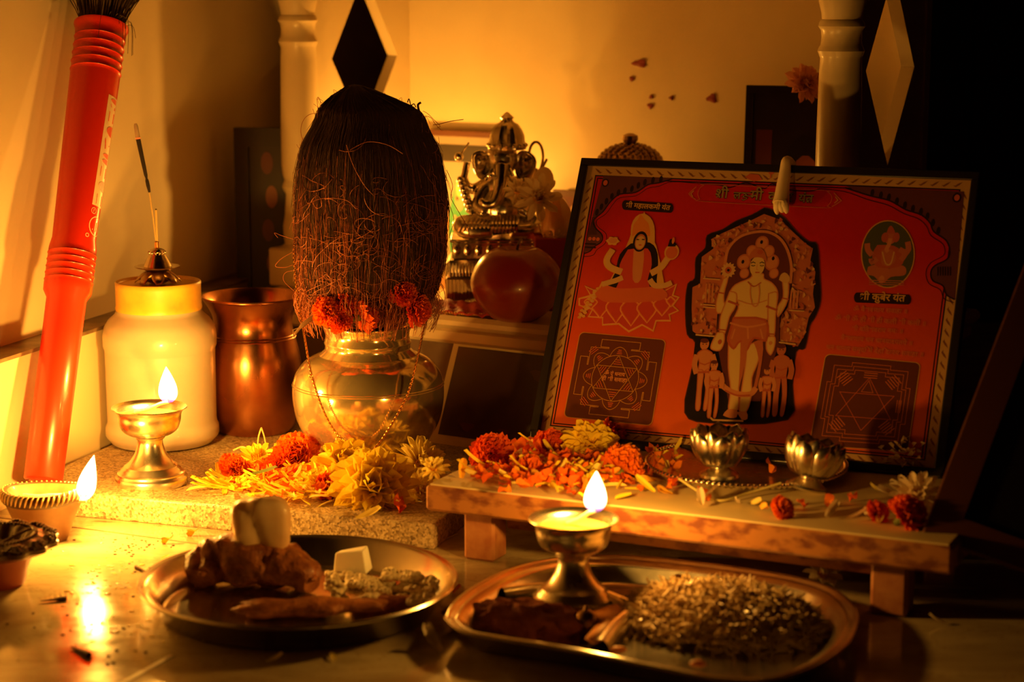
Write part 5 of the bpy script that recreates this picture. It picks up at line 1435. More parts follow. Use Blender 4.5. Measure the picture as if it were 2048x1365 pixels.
def crystal():
    b = inside(1118, 1.775)
    t = thing('crystal_idol', 'amber crystal idol on a small red box right of the silver idol', 'idol', b)
    z = lambda y: ZY(y, 1.775) - BASEZ
    m = MB(); m.box((-.022, -.016, 0), (.016, .016, z(473)), bev=.001); m.build('red_box', M['redcloth'], t)
    m = MB()
    m.lathe([(.0001, z(473)), (.0140, z(473)), (.0150, z(462)), (.0140, z(440)), (.0115, z(418)), (.0060, z(400)), (.0022, z(393)), (.0001, z(392))], 14, c=(-.001, 0, 0), mod=lambda a, q: 1 + .09 * math.cos(7 * a + q * 4))
    for k in range(16):
        a = k * 2.4; m.ell((-.001 + .0125 * math.cos(a), .0125 * math.sin(a), z(468) + .002 * (k % 3)), .0030, nu=8, nv=6)
    m.build('crystal', M['crystal'], t, sharp=25)
crystal()
def apple():
    b = inside(1033, 1.712)
    t = thing('apple', 'big red apple with lighter mottling on the shrine step beside the picture', 'fruit', b)
    r = .0365
    pr = []
    for i in range(41):
        a = math.pi * i / 40
        rr = r * math.sin(a) * (1 + .10 * math.sin(a)); z = -r * .98 * math.cos(a)
        k = math.exp(-(rr / (r * .30)) ** 2); z += (-.010 if z > 0 else .006) * k
        rr *= (1 - .10 * max(-math.cos(a) * -1 * 0 + math.cos(a), 0))
        pr.append((max(rr, 0.00001), z + r * .86))
    m = MB(); m.lathe(pr, 64, mod=lambda a, q: 1 + (.035 * math.cos(5 * a) * (q - .4) if q > .4 else 0)); m.build('flesh', M['apple'], t)
    m = MB(); m.tube(smoothpath([(0, 0, r * 1.5), (.001, 0, r * 1.75), (.004, 0, r * 1.95)], 4), .0012, 7); m.build('stem', M['stem'], t)
apple()
def dome():
    b = inside(1258, 1.835)
    t = thing('brass_container', 'round brass container with a scaly domed lid and knob behind the orange picture', 'container', b)
    z = lambda y: ZY(y, 1.835) - BASEZ
    m = MB(); m.lathe([(.0001, 0), (.018, 0), (.026, .010), (.031, .045), (.031, z(345)), (.028, z(332)), (.0001, z(330))], 40); m.build('body', M['oldbrass'], t)
    m = MB(); zt = z(290); zb = z(332)
    n = 9
    m.lathe([(.0295, zb)] + [(.0295 * math.cos(k * math.pi / 2 / n), zb + (zt - zb) * math.sin(k * math.pi / 2 / n)) for k in range(1, n)] + [(.0001, zt)], 36)
    for j in range(1, 8):
        e = j * math.pi / 2 / 8.5; rr = .0295 * math.cos(e); zz = zb + (zt - zb) * math.sin(e); cnt = max(int(rr / .0295 * 26), 5)
        for k in range(cnt):
            a = 6.2832 * (k + .5 * (j % 2)) / cnt; m.ell((rr * math.cos(a), rr * math.sin(a), zz), (.0026, .0026, .0030), nu=7, nv=5)
    m.build('scaly_lid', M['oldbrass'], t)
    m = MB(); m.lathe([(.0001, zt - .001), (.004, zt - .001), (.0050, zt + .001), (.0075, zt + .005), (.0070, zt + .0085), (.0030, zt + .0105), (.0001, zt + .0108)], 24); m.build('knob', M['oldbrass'], t)
dome()
def cloth_and_garland():
    b = inside(925, 1.755)
    m = MB(); vs, fs = [], []; nx, ny = 26, 12
    for i in range(nx + 1):
        for j in range(ny + 1):
            x = -.052 + .104 * i / nx; y = -.018 + .034 * j / ny
            vs.append((x, y, .002 + .0035 * abs(math.sin(i * .9 + j * .4)) + .006 * math.exp(-((y - .005) / .012) ** 2)))
    for i in range(nx):
        for j in range(ny): fs.append((i * (ny + 1) + j, (i + 1) * (ny + 1) + j, (i + 1) * (ny + 1) + j + 1, i * (ny + 1) + j + 1))
    m.add(vs, fs); o = m.build('red_cloth', M['redcloth'], loc=b + Vector((.0, -.012, .0))); o.rotation_euler = (0, 0, math.atan2(MU.y, MU.x)); sd = o.modifiers.new('t', 'SOLIDIFY'); sd.thickness = .0012; tag(o, 'crumpled dark red cloth on the shrine step between the coconut and the apple', 'cloth')
    m = MB(); b2 = inside(905, 1.728)
    pts = smoothpath([(-.02, .010, .004), (0, 0, .003), (.016, -.006, .003), (.030, -.013, .004)], 8)
    for p in pts: m.ell(p, .0015, nu=7, nv=5)
    o = m.build('bead_string', M['gold'], loc=b2); tag(o, 'string of tiny gold beads lying on the shrine step in front of the red cloth', 'beads')
cloth_and_garland()

# ---- dark picture leaning against the shrine plinth, right of the brass pot
def leaning_dark():
    a = G(860, 886, SLZ); a = Vector((a.x, a.y, 0))
    a = G(858, 885, SLZ)
    yaw = math.atan2(MU.y, MU.x); lean = R(13)
    t = thing('tiled_panel', 'dark patterned panel with a cream border leaning on the shrine behind the brass pot', 'panel', a, yaw); t.rotation_euler = (-lean, 0, yaw)
    w, h = .235, .086; k = .013
    m = MB(); vs = [(0, 0, 0), (w, 0, 0), (w, 0, h), (k, 0, h)]; vs += [(x, .004, z) for x, y, z in vs]
    m.add(vs, [(0, 1, 2, 3), (7, 6, 5, 4), (1, 0, 4, 5), (2, 1, 5, 6), (3, 2, 6, 7), (0, 3, 7, 4)]); m.build('border', M['cloth'], t, smooth=False)
    m = MB(); vs = [(.0085, -.0006, .008), (w - .006, -.0006, .008), (w - .006, -.0006, h - .002), (.0185, -.0006, h - .002)]; vs += [(x, .0002, z) for x, y, z in vs]
    m.add(vs, [(0, 1, 2, 3), (7, 6, 5, 4), (1, 0, 4, 5), (2, 1, 5, 6), (3, 2, 6, 7), (0, 3, 7, 4)], 0)
    rs = random.Random(2)
    for i in range(14):
        disc(m, rs.uniform(.03, w - .02), rs.uniform(.016, h - .012), rs.uniform(.003, .012), rs.uniform(.002, .007), -.0008 - .00002 * i, 1 + i % 2, 9, f=lambda a: 1 + .3 * math.sin(3 * a))
    m.build('dark_field', [pm('dark_print', (.075, .030, .014), .35), pm('dark_print_pattern', (.12, .045, .02), .35), pm('dark_print_pattern_red', (.13, .03, .015), .35)], t, smooth=False)
leaning_dark()

# ---- dark cabinet like frame between the left wall and the left pillar
def dark_frame():
    Y = 1.955
    a = Vector((PY(470, 400, Y).x, Y, 0))
    t = thing('tall_frame', 'tall dark wooden frame standing on the floor between the left wall and the shrine', 'frame', a, R(-6))
    w = .058; h = ZY(256, Y)
    m = MB(); m.box((0, 0, 0), (.014, .012, h)); m.box((w - .012, 0, 0), (w, .012, h)); m.box((.014, 0, h - .018), (w - .012, .012, h)); m.box((.014, 0, 0), (w - .012, .012, .02))
    m.build('frame', M['blackframe'], t, smooth=False)
    m = MB(); m.box((.012, .003, .018), (w - .010, .009, h - .016), 0)
    for k in range(5): disc(m, .032 + .004 * (k % 2), .10 + .033 * k, .006, .011, .0026, 1 + k % 2)
    m.build('print', [flat('black', (.02, .012, .01)), flat('maroon', (.14, .03, .02)), flat('brown', (.30, .10, .05))], t, smooth=False)
dark_frame()

# ---- leaning panel at the far right of the board, seen on its edge
def right_panel():
    a = onB(1848, 1066); e = PY(2046, 545, a.y + .085)
    t = thing('leaning_frame', 'dark framed picture leaning at the far right end of the board, seen edge on', 'picture', a)
    d = (e - a); L_ = d.length * 1.25; z = d.normalized(); x = Vector((.985, -.17, 0)); x = (x - z * x.dot(z)).normalized(); y = z.cross(x)
    t.rotation_euler = Matrix((x, y, z)).transposed().to_euler()
    m = MB(); w = .26
    m.box((0, 0, 0), (.0200, .0075, L_)); m.box((.0200, 0, 0), (w, .0075, .018)); m.box((.0200, 0, L_ - .018), (w, .0075, L_)); m.box((w, 0, 0), (w + .018, .0075, L_))
    o = m.build('frame', M['brownframe'], t, smooth=False)
    m = MB(); m.box((-.0012, .0004, .001), (-.00005, .0070, L_ - .001)); o = m.build('lit_edge_strip', M['woodedge'], t, smooth=False)  # lighter strip puts the lamplight on the frame's left edge into the colour
    m = MB(); m.box((.0200, .003, .018), (w, .007, L_ - .018)); m.build('print', M['blackframe'], t, smooth=False)
right_panel()
# ================================================================ THE ORANGE YANTRA PICTURE
PO = Vector((.01477, 1.5113, BZ + .0005)); PYAW, PLEAN, PW, PH = R(-23.29), R(26.83), .3173, .2343
def picture():
    t = thing('yantra_picture', 'large orange and red framed devotional picture leaning back on the wooden board', 'picture', PO, PYAW)
    t.rotation_euler = (-PLEAN, 0, PYAW)
    Mw = Matrix.Translation(PO) @ Matrix.Rotation(PYAW, 4, 'Z') @ Matrix.Rotation(-PLEAN, 4, 'X'); Mi = Mw.inverted()
    def L(x, y):       # photo point -> picture plane (s, t)
        o = Mi @ Vector((0, 0, CAM_H)); d = Mi.to_3x3() @ ray(x, y); k = -o.y / d.y; p = o + d * k; return (p.x, p.z)
    bw = .0062
    m = MB()
    m.box((0, -.0035, 0), (PW, .0075, bw)); m.box((0, -.0035, PH - bw), (PW, .0075, PH)); m.box((0, -.0035, bw), (bw, .0075, PH - bw)); m.box((PW - bw, -.0035, bw), (PW, .0075, PH - bw))
    o = m.build('frame', M['blackframe'], t, smooth=False); bv = o.modifiers.new('b', 'BEVEL'); bv.width = .001; bv.segments = 2
    m = MB(); m.box((.06, .0076, .0), (.10, .0092, .02)); m.box((.14, .0076, .02), (.18, .0095, PH * .9)); m.build('back_stand', M['woodedge'], t, smooth=False)
    COLS = {'red': None, 'cream': (.78, .46, .18), 'dark': (.030, .012, .010), 'purple': (.16, .045, .05), 'leafbrown': (.30, .10, .04), 'gold': (.80, .38, .07), 'brown': (.17, .040, .014),
            'tan': (.80, .46, .19), 'pink': (.62, .17, .075), 'pinkl': (.76, .28, .12), 'skin': (.86, .56, .22), 'skirt': (.58, .11, .04), 'niche': (.16, .035, .022), 'lotus': (.70, .07, .05), 'lotusl': (.98, .38, .16),
            'hair': (.018, .010, .010), 'olive': (.42, .30, .06), 'faint': (.80, .20, .045), 'ochre': (.85, .44, .10), 'redline': (.78, .16, .06), 'green': (.10, .10, .045), 'orange': (.88, .26, .03)}
    mats = {k: flat(k + '_ink', tuple(q * .58 for q in v), .33, coat=.2) for k, v in COLS.items() if v}
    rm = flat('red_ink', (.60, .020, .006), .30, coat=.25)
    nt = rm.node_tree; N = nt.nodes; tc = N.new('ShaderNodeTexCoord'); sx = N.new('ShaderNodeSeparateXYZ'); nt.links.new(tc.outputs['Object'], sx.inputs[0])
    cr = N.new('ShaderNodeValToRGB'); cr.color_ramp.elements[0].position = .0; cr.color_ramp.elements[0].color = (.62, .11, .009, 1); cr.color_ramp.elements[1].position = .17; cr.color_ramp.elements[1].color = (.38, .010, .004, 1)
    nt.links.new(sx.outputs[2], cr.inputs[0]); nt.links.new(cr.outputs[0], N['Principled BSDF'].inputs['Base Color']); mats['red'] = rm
    class Art:
        def __init__(s): s.m = MB(); s.names = []; s.lay = 0
        def mi(s, c):
            if c not in s.names: s.names.append(c)
            return s.names.index(c)
        def poly(s, pts, c, lay=None):      # pts in picture coordinates
            if lay is None: s.lay += 1; lay = s.lay
            s.m.add([(p[0], -.00012 - .0000045 * lay, p[1]) for p in pts], [tuple(range(len(pts)))], s.mi(c))
        def px(s, pts, c, sm=0):
            q = [L(*p) for p in pts]
            if sm: q = [(v.x, v.y) for v in smoothpath([(a, b, 0) for a, b in q + [q[0]]], sm)[:-1]]
            s.poly(q, c)
        def body(s, pts, cols, d=.00045, sm=3):
            q = [L(*p) for p in pts]; q = [(v.x, v.y) for v in smoothpath([(a, b, 0) for a, b in q + [q[0]]], sm)[:-1]]
            ar = sum(q[i - 1][0] * q[i][1] - q[i][0] * q[i - 1][1] for i in range(len(q))); sg = 1 if ar > 0 else -1
            n = len(q)
            for k, c in enumerate(cols):
                o = []
                for i in range(n):
                    dx, dy = q[(i + 2) % n][0] - q[i - 2][0], q[(i + 2) % n][1] - q[i - 2][1]; l = math.hypot(dx, dy) or 1
                    o.append((q[i][0] - sg * dy / l * d * k, q[i][1] + sg * dx / l * d * k))
                s.poly(o, c)
        def line(s, pts, w, c, px=True, sm=0, closed=False):
            q = [L(*p) for p in pts] if px else list(pts)
            if closed: q = q + [q[0]]
            if sm: q = [(v.x, v.y) for v in smoothpath([(a, b, 0) for a, b in q], sm)]
            s.lay += 1
            if closed and len(q) > 2 and math.hypot(q[0][0] - q[-1][0], q[0][1] - q[-1][1]) < 1e-7: q = q[:-1]
            q = [p for k, p in enumerate(q) if k == 0 or math.hypot(p[0] - q[k - 1][0], p[1] - q[k - 1][1]) > 1e-7]
            n = len(q); A, B = [], []
            for k in range(n):
                p0 = q[k - 1] if (k or closed) else q[k]; p2 = q[(k + 1) % n] if (k < n - 1 or closed) else q[k]
                d1 = (q[k][0] - p0[0], q[k][1] - p0[1]); d2 = (p2[0] - q[k][0], p2[1] - q[k][1])
                l1, l2 = math.hypot(*d1), math.hypot(*d2)
                if l1 < 1e-9: d1, l1 = d2, l2
                if l2 < 1e-9: d2, l2 = d1, l1
                n1 = (-d1[1] / l1, d1[0] / l1); n2 = (-d2[1] / l2, d2[0] / l2); mx, my = n1[0] + n2[0], n1[1] + n2[1]; ml = math.hypot(mx, my) or 1
                mx, my = mx / ml, my / ml; kk = w / 2 / max(mx * n1[0] + my * n1[1], .45)
                A.append((q[k][0] + mx * kk, q[k][1] + my * kk)); B.append((q[k][0] - mx * kk, q[k][1] - my * kk))
            for k in range(n if closed else n - 1):
                k2 = (k + 1) % n; s.poly([A[k], A[k2], B[k2], B[k]], c, s.lay)
        def disc(s, x, y, rx, ry, c, px=True, n=20, f=None):
            k = .000372
            cx, cy = L(x, y) if px else (x, y)
            if px: rx, ry = rx * k, ry * k * 1.05
            s.poly([(cx + rx * (f(6.2832 * i / n) if f else 1) * math.cos(6.2832 * i / n), cy + ry * (f(6.2832 * i / n) if f else 1) * math.sin(6.2832 * i / n)) for i in range(n)], c)
        def text(s, body, a, b, c, bold=0.0, sxx=1.0):   # text fitted between two photo points on its baseline
            A, B = L(*a), L(*b); ln = math.hypot(B[0] - A[0], B[1] - A[1])
            cu = bpy.data.curves.new('caption', 'FONT'); cu.body = body; cu.size = 1.0; cu.resolution_u = 2; cu.offset = bold
            ob = bpy.data.objects.new('caption', cu); COL.objects.link(ob); bpy.context.view_layer.update()
            me = bpy.data.meshes.new_from_object(ob.evaluated_get(bpy.context.evaluated_depsgraph_get()))
            vs = [v.co.copy() for v in me.vertices]; fs = [tuple(p.vertices) for p in me.polygons]
            bpy.data.objects.remove(ob); bpy.data.meshes.remove(me)
            if not vs: return
            x0, x1 = min(v.x for v in vs), max(v.x for v in vs); k = ln / (x1 - x0); ux, uy = (B[0] - A[0]) / ln, (B[1] - A[1]) / ln
            s.lay += 1
            s.m.add([(A[0] + (v.x - x0) * k * ux - v.y * k * sxx * uy, -.00012 - .0000045 * s.lay, A[1] + (v.x - x0) * k * uy + v.y * k * sxx * ux) for v in vs], fs, s.mi(c))
        def done(s, name, label=None, parent=t):
            o = s.m.build(name, [mats[c] for c in s.names], parent, smooth=False)
            if label: o['label'] = label
            return o
    # ---- print ground with ornamental border
    a = Art()
    a.lay = 0
    a.poly([(bw * .8, bw * .8), (PW - bw * .8, bw * .8), (PW - bw * .8, PH - bw * .8), (bw * .8, PH - bw * .8)], 'cream')
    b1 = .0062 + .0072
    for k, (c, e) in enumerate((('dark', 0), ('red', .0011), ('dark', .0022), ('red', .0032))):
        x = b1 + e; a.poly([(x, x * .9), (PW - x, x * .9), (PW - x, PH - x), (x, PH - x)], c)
    # leaf strokes along the border
    mid = .0062 + .0036
    def stroke(cx, cy, ang, flip=1):
        ca, sa = math.cos(ang), math.sin(ang)
        pts = [(-.0036, -.0022 * flip), (-.0014, .0004 * flip), (.0012, .0022 * flip), (.0034, .0010 * flip), (.0016, .0009 * flip), (-.0004, -.0008 * flip)]
        a.poly([(cx + p[0] * ca - p[1] * sa, cy + p[0] * sa + p[1] * ca) for p in pts], 'leafbrown', 8)
    n = 34
    for i in range(n):
        x = .016 + (PW - .032) * i / (n - 1); stroke(x, PH - mid, math.pi if x > PW / 2 else 0, -1 if x < PW / 2 else 1); stroke(x, mid * .95, 0, 1 if x < PW / 2 else -1)
    n = 25
    for i in range(n):
        y = .018 + (PH - .036) * i / (n - 1); stroke(mid, y, math.pi / 2, -1); stroke(PW - mid, y, math.pi / 2, 1)
    a.lay = 10
    # corner ornaments
    a.px([(1207, 352), (1345, 356), (1318, 366), (1296, 370), (1272, 384), (1240, 388), (1222, 402), (1206, 424), (1188, 440), (1192, 455), (1204, 470), (1203, 484), (1188, 492), (1180, 502), (1166, 506)], 'purple')
    a.line([(1345, 358), (1318, 366), (1296, 370), (1272, 385), (1240, 389), (1222, 403), (1206, 424), (1188, 440), (1190, 455), (1204, 470), (1203, 484), (1188, 494), (1180, 503), (1167, 508)], .0011, 'dark', sm=4)
    a.line([(1400, 368), (1345, 364), (1318, 373), (1296, 377), (1272, 392), (1240, 396), (1226, 409), (1212, 428), (1194, 441), (1196, 454), (1212, 468), (1211, 486), (1194, 500), (1186, 511), (1166, 514)], .0005, 'dark', sm=4)
    for (x, y, w) in ((1322, 359, 0), (1306, 361, 0), (1290, 365, 0), (1277, 371, 0), (1264, 378, 0), (1250, 382, 0), (1237, 386, 0), (1224, 393, 0), (1213, 403, 0), (1203, 414, 0), (1194, 425, 0)): a.disc(x, y, 4, 7.5, 'dark')
    a.disc(1211, 366, 8, 9, 'dark'); a.disc(1211, 366, 5, 6, 'redline')
    for k in range(12): a.line([(1184 - k * .6, 436 + k * 3), (1194, 436 + k * 3)], .0004, 'dark')
    for (x, y) in ((1180, 478), (1188, 478), (1196, 479)): a.disc(x, y, 4, 4, 'redline')
    for k in range(2): a.line([(1170, 488 + k * 7), (1192, 489 + k * 7)], .0012, 'dark')
    a.px([(1690, 372), (1928, 384), (1910, 600), (1893, 590), (1886, 572), (1866, 562), (1862, 545), (1870, 532), (1893, 520), (1900, 505), (1893, 482), (1868, 464), (1860, 446), (1842, 430), (1812, 420), (1780, 402), (1740, 392)], 'purple')
    a.line([(1690, 376), (1740, 392), (1780, 402), (1812, 420), (1842, 430), (1860, 446), (1868, 464), (1893, 482), (1900, 505), (1893, 520), (1870, 532), (1862, 545), (1866, 562), (1886, 572), (1893, 590), (1910, 600)], .0012, 'dark', sm=4)
    a.line([(1640, 378), (1690, 384), (1736, 400), (1776, 411), (1808, 428), (1836, 438), (1853, 453), (1862, 472), (1885, 488), (1890, 504), (1884, 514), (1862, 526), (1852, 545), (1858, 568), (1880, 580), (1888, 598), (1908, 606)], .0005, 'dark', sm=4)
    for (x, y) in ((1745, 386), (1762, 391), (1778, 395), (1794, 403), (1810, 411), (1826, 418), (1842, 424), (1855, 433), (1866, 446), (1877, 462)): a.disc(x, y, 4, 8, 'dark')
    a.disc(1914, 396, 9, 10, 'dark'); a.disc(1914, 396, 5.5, 6.5, 'redline')
    for k in range(6): a.line([(1876 + k * 5, 534), (1876 + k * 5, 552)], .0010, 'dark')
    a.line([(1400, 368), (1440, 371), (1460, 376), (1490, 366), (1510, 372), (1530, 378), (1545, 368), (1575, 380), (1620, 383), (1640, 378)], .0008, 'dark', sm=4)
    a.px([(1490, 355), (1500, 348), (1518, 350), (1525, 360), (1508, 364)], 'redline'); a.disc(1543, 346, 6, 4, 'redline'); a.line([(1542, 346), (1541, 357)], .001, 'redline')
    # title cartouche
    a.line([(1408, 371), (1420, 369), (1640, 381), (1655, 384), (1663, 392), (1663, 402), (1655, 413), (1642, 416), (1412, 404), (1400, 399), (1396, 388), (1400, 377)], .00045, 'faint', sm=3, closed=True)
    a.line([(1393, 374), (1384, 382), (1378, 388), (1383, 394), (1392, 400)], .0008, 'faint'); a.line([(1388, 382), (1382, 388), (1386, 394)], .0006, 'ochre')
    a.line([(1668, 386), (1676, 395), (1683, 402), (1676, 407), (1664, 414)], .0008, 'faint'); a.line([(1671, 394), (1676, 401), (1669, 407)], .0006, 'ochre')
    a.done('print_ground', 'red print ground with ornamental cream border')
    # ---- words
    a = Art(); a.lay = 60
    def word_shri(x, y, dx, c, k=1.0):      # adds the slanting r-stroke that turns sha into shra
        a.line([(x, y), (x - dx, y + 4 * k)], .00055 * k, c)
    for c, dx, dy, bd in (('dark', 0, 0, .045), ('olive', 0, -.3, .012)):
        a.text('शी', (1430 + dx, 396 + dy), (1456, 397 + dy), c, bd); a.line([(1439, 390), (1433, 396)], .0011 if c == 'dark' else .0007, c)
        a.text('ल', (1466 + dx, 398 + dy), (1481, 398.6 + dy), c, bd); a.text('मी', (1499 + dx, 400 + dy), (1525, 401 + dy), c, bd)
        a.line([(1481, 386), (1502, 387)], .0010 if c == 'dark' else .0006, c); a.line([(1486, 387), (1493, 390), (1486, 394), (1494, 397), (1487, 401), (1484, 399)], .0013 if c == 'dark' else .0006, c, sm=3); a.line([(1492, 392), (1502, 393)], .0011 if c == 'dark' else .0006, c)
        a.text('कुबेर', (1535, 402 + dy), (1585, 404 + dy), c, bd)
        a.text('यंत', (1596, 405 + dy), (1626, 406 + dy), c, bd); a.line([(1621, 399), (1613, 405)], .0011 if c == 'dark' else .0006, c)
    a.done('title_lettering', 'olive devanagari title lettering with dark outline')
    a = Art(); a.lay = 80
    def pill(x0, y0, x1, y1, h):
        q = []
        for k in range(9): w = math.pi / 2 + math.pi * k / 8; q.append((x0 + h * .6 * math.cos(w), y0 - h * math.sin(w)))
        for k in range(9): w = -math.pi / 2 + math.pi * k / 8; q.append((x1 + h * .6 * math.cos(w), y1 - h * math.sin(w)))
        a.px(q, 'dark')
    pill(1250, 411, 1341, 417, 9.5); a.text('शी महालकमी यंत', (1251, 415), (1340, 421), 'ochre', .02); a.line([(1257, 411), (1253, 414)], .0005, 'ochre')
    a.done('caption_label', 'small black caption label at upper left')
    a = Art(); a.lay = 80
    pill(1714, 596, 1816, 600, 10); a.text('शी कुबेर यंत', (1719, 600), (1810, 604), 'ochre', .02); a.line([(1726, 596), (1722, 599)], .0005, 'ochre')
    a.done('caption_label', 'small black caption label under the oval medallion')
    a = Art(); a.lay = 90
    for (body, p, q) in (('ॐ वैशवणाय सवाहा ॥', (1706, 623), (1814, 628)), ('ॐ शीं ॐ हीं शीं हीं कलीं शीं कलीं ॥', (1669, 641), (1851, 653)), ('शी वितेशवराय नमः ॥', (1703, 662), (1805, 668)),
                         ('वैशवणाय धन धानयादपतये ॥', (1681, 680), (1824, 692)), ('धन धानय समृदिं मे देहि दापय सवाहा ॥', (1652, 699), (1846, 715))):
        a.text(body, p, q, 'faint', .02)
    a.done('mantra_lines', 'five faint orange lines of devanagari verse')
    # ---- yantra panels
    def yantra(P, kind, name, label):
        a = Art(); a.lay = 60
        Q = [L(*p) for p in P]      # TL TR BR BL
        def U(u, v):
            tx = [Q[0][i] * (1 - u) + Q[1][i] * u for i in (0, 1)]; bx = [Q[3][i] * (1 - u) + Q[2][i] * u for i in (0, 1)]
            return (tx[0] * (1 - v) + bx[0] * v, tx[1] * (1 - v) + bx[1] * v)
        r = .055; out = []
        for (cx, cy, w0) in ((r, r, 180), (1 - r, r, 270), (1 - r, 1 - r, 0), (r, 1 - r, 90)):
            for k in range(7): w = R(w0 + 15 * k); out.append(U(cx + r * math.cos(w), cy + r * math.sin(w)))
        a.poly(out, 'gold' if kind == 'a' else 'ochre')
        e = .985; a.poly([((p[0] - U(.5, .5)[0]) * e + U(.5, .5)[0], (p[1] - U(.5, .5)[1]) * e + U(.5, .5)[1]) for p in out], 'brown')
        def ln(pts, w=.00042, c='gold', closed=False, sm=0): a.line([U(*p) for p in pts], w, c, px=False, closed=closed, sm=sm)
        if kind == 'a':
            g = .10; h = .165
            side = [(h, h), (.37, h), (.37, h - .012), (.275, h - .012), (.275, g - .035), (.72, g - .035), (.72, h - .012), (.63, h - .012), (.63, h), (1 - h, h)]
            full = []
            for k in range(4):
                for (u, v) in side:
                    x, y = u - .5, v - .5
                    for _ in range(k): x, y = -y, x
                    full.append((x + .5, y + .5))
            ln(full, closed=True)
            cx, cy, rr = .5, .5, .265
            ln([(cx + rr * math.cos(R(k * 7.5)), cy + rr * math.sin(R(k * 7.5))) for k in range(48)], closed=True)
            for k in range(8):
                w = R(45 * k - 90); pts = []
                for q in range(-10, 11):
                    f = abs(q) / 10; ang = w + R(22.5) * q / 10; rad = rr + .098 * (1 - f ** 1.7); pts.append((cx + rad * math.cos(ang), cy + rad * math.sin(ang)))
                ln(pts)
                for j in range(3):
                    u0 = .030 - j * .006; rr2 = rr + .022 + j * .020
                    ln([(cx + rr2 * math.cos(w) - u0 * math.sin(w), cy + rr2 * math.sin(w) + u0 * math.cos(w)), (cx + rr2 * math.cos(w) + u0 * math.sin(w), cy + rr2 * math.sin(w) - u0 * math.cos(w))], .0007, 'redline')
            for s_ in (-90, 90):
                ln([(cx + rr * math.cos(R(s_ + 120 * k)), cy + rr * math.sin(R(s_ + 120 * k))) for k in range(3)], closed=True)
            for k in range(6):
                w = R(-90 + 60 * k)
                for j in range(3):
                    rr2 = rr * (.62 + .09 * j); u0 = .045 - .012 * j; ln([(cx + rr2 * math.cos(w) - u0 * math.sin(w), cy + rr2 * math.sin(w) + u0 * math.cos(w)), (cx + rr2 * math.cos(w) + u0 * math.sin(w), cy + rr2 * math.sin(w) - u0 * math.cos(w))], .0006, 'redline')
            for k in range(4):
                w = R(45 + 90 * k)
                for j in range(3):
                    rr2 = rr + .135 + j * .022; u0 = .05; ln([(cx + rr2 * math.cos(w) - u0 * math.sin(w), cy + rr2 * math.sin(w) + u0 * math.cos(w)), (cx + rr2 * math.cos(w) + u0 * math.sin(w), cy + rr2 * math.sin(w) - u0 * math.cos(w))], .0006, 'redline')
            a.text('ॐ ऐं धनाय', (1209, 750), (1250, 754), 'lotusl', .02); a.text('हीं शीं सवाहा', (1203, 761), (1254, 766), 'lotusl', .02)
        else:
            for j in range(3):
                d = .07 + .04 * j; s1 = .045; full = []
                side = [(d + s1, d + s1), (.30 + .02 * j, d + s1), (.30 + .02 * j, d), (.70 - .02 * j, d), (.70 - .02 * j, d + s1), (1 - d - s1, d + s1)]
                for k in range(4):
                    for (u, v) in side:
                        x, y = u - .5, v - .5
                        for _ in range(k): x, y = -y, x
                        full.append((x + .5, y + .5))
                ln(full, closed=True, c='faint')
            ln([(.5, .25), (.56, .38), (.44, .38)], closed=True, c='faint'); ln([(.22, .40), (.78, .40), (.5, .80)], closed=True, c='redline'); ln([(.22, .66), (.78, .66), (.5, .22)], closed=True, c='redline')
            for k in range(4):
                w = R(45 + 90 * k)
                for j in range(5):
                    rr2 = .30 + j * .028; u0 = .06; ln([(.5 + rr2 * math.cos(w) - u0 * math.sin(w), .5 + rr2 * math.sin(w) + u0 * math.cos(w)), (.5 + rr2 * math.cos(w) + u0 * math.sin(w), .5 + rr2 * math.sin(w) - u0 * math.cos(w))], .0007, 'faint')
            for j in range(3): ln([(.44, .17 + .025 * j), (.58, .17 + .025 * j)], .0006, 'faint'); ln([(.86 + .02 * j - .04, .44), (.86 + .02 * j - .04, .58)], .0006, 'faint')
        a.done(name, label)
    yantra([(1160, 664), (1333, 680), (1304, 853), (1127, 835)], 'a', 'yantra_panel', 'brown panel with gold star, circle and petal lines')
    yantra([(1651, 708), (1842, 726), (1816, 905), (1618, 892)], 'b', 'yantra_panel', 'dark panel with nested stepped squares')
    # ---- seated goddess on a lotus
    a = Art(); a.lay = 60
    lot = [(1160, 598), (1182, 592), (1172, 574), (1196, 584), (1206, 566), (1228, 574), (1310, 580), (1330, 582), (1352, 570), (1345, 592), (1357, 596), (1345, 612), (1356, 622), (1338, 630), (1340, 642), (1312, 642), (1306, 662), (1284, 650), (1258, 663), (1238, 648), (1206, 650), (1206, 636), (1178, 634), (1186, 620), (1160, 612)]
    cx_, cy_ = 1260, 614
    a.px([(cx_ + (x - cx_) * 1.03, cy_ + (y - cy_) * 1.06) for x, y in lot], 'ochre'); a.body(lot, ('lotusl', 'lotus'), .0006, 2)
    for (x, y, w, h) in ((1200, 612, 20, 26), (1232, 618, 21, 30), (1262, 622, 22, 32), (1294, 620, 21, 28), (1324, 612, 18, 22), (1182, 606, 14, 14), (1342, 604, 10, 12)):
        a.body([(x, y + h), (x - w, y), (x - w * .6, y - h * .55), (x, y - h * .9), (x + w * .6, y - h * .55), (x + w, y)], ('lotusl', 'orange', 'lotus'), .0007)
    
    for q in range(26): a.disc(1196 - q * 1.4 + 5 * math.sin(q * 1.9), 578 + q * 2.3, 4.5, 3.2, ('ochre', 'gold', 'tan')[q % 3], n=8)
    a.px([(1290 + 16 * math.cos(q) * 1.5 - 4, 462 - 34 * math.sin(q)) for q in [k * math.pi / 10 for k in range(11)]] + [(1262, 500), (1310, 500)], 'ochre')
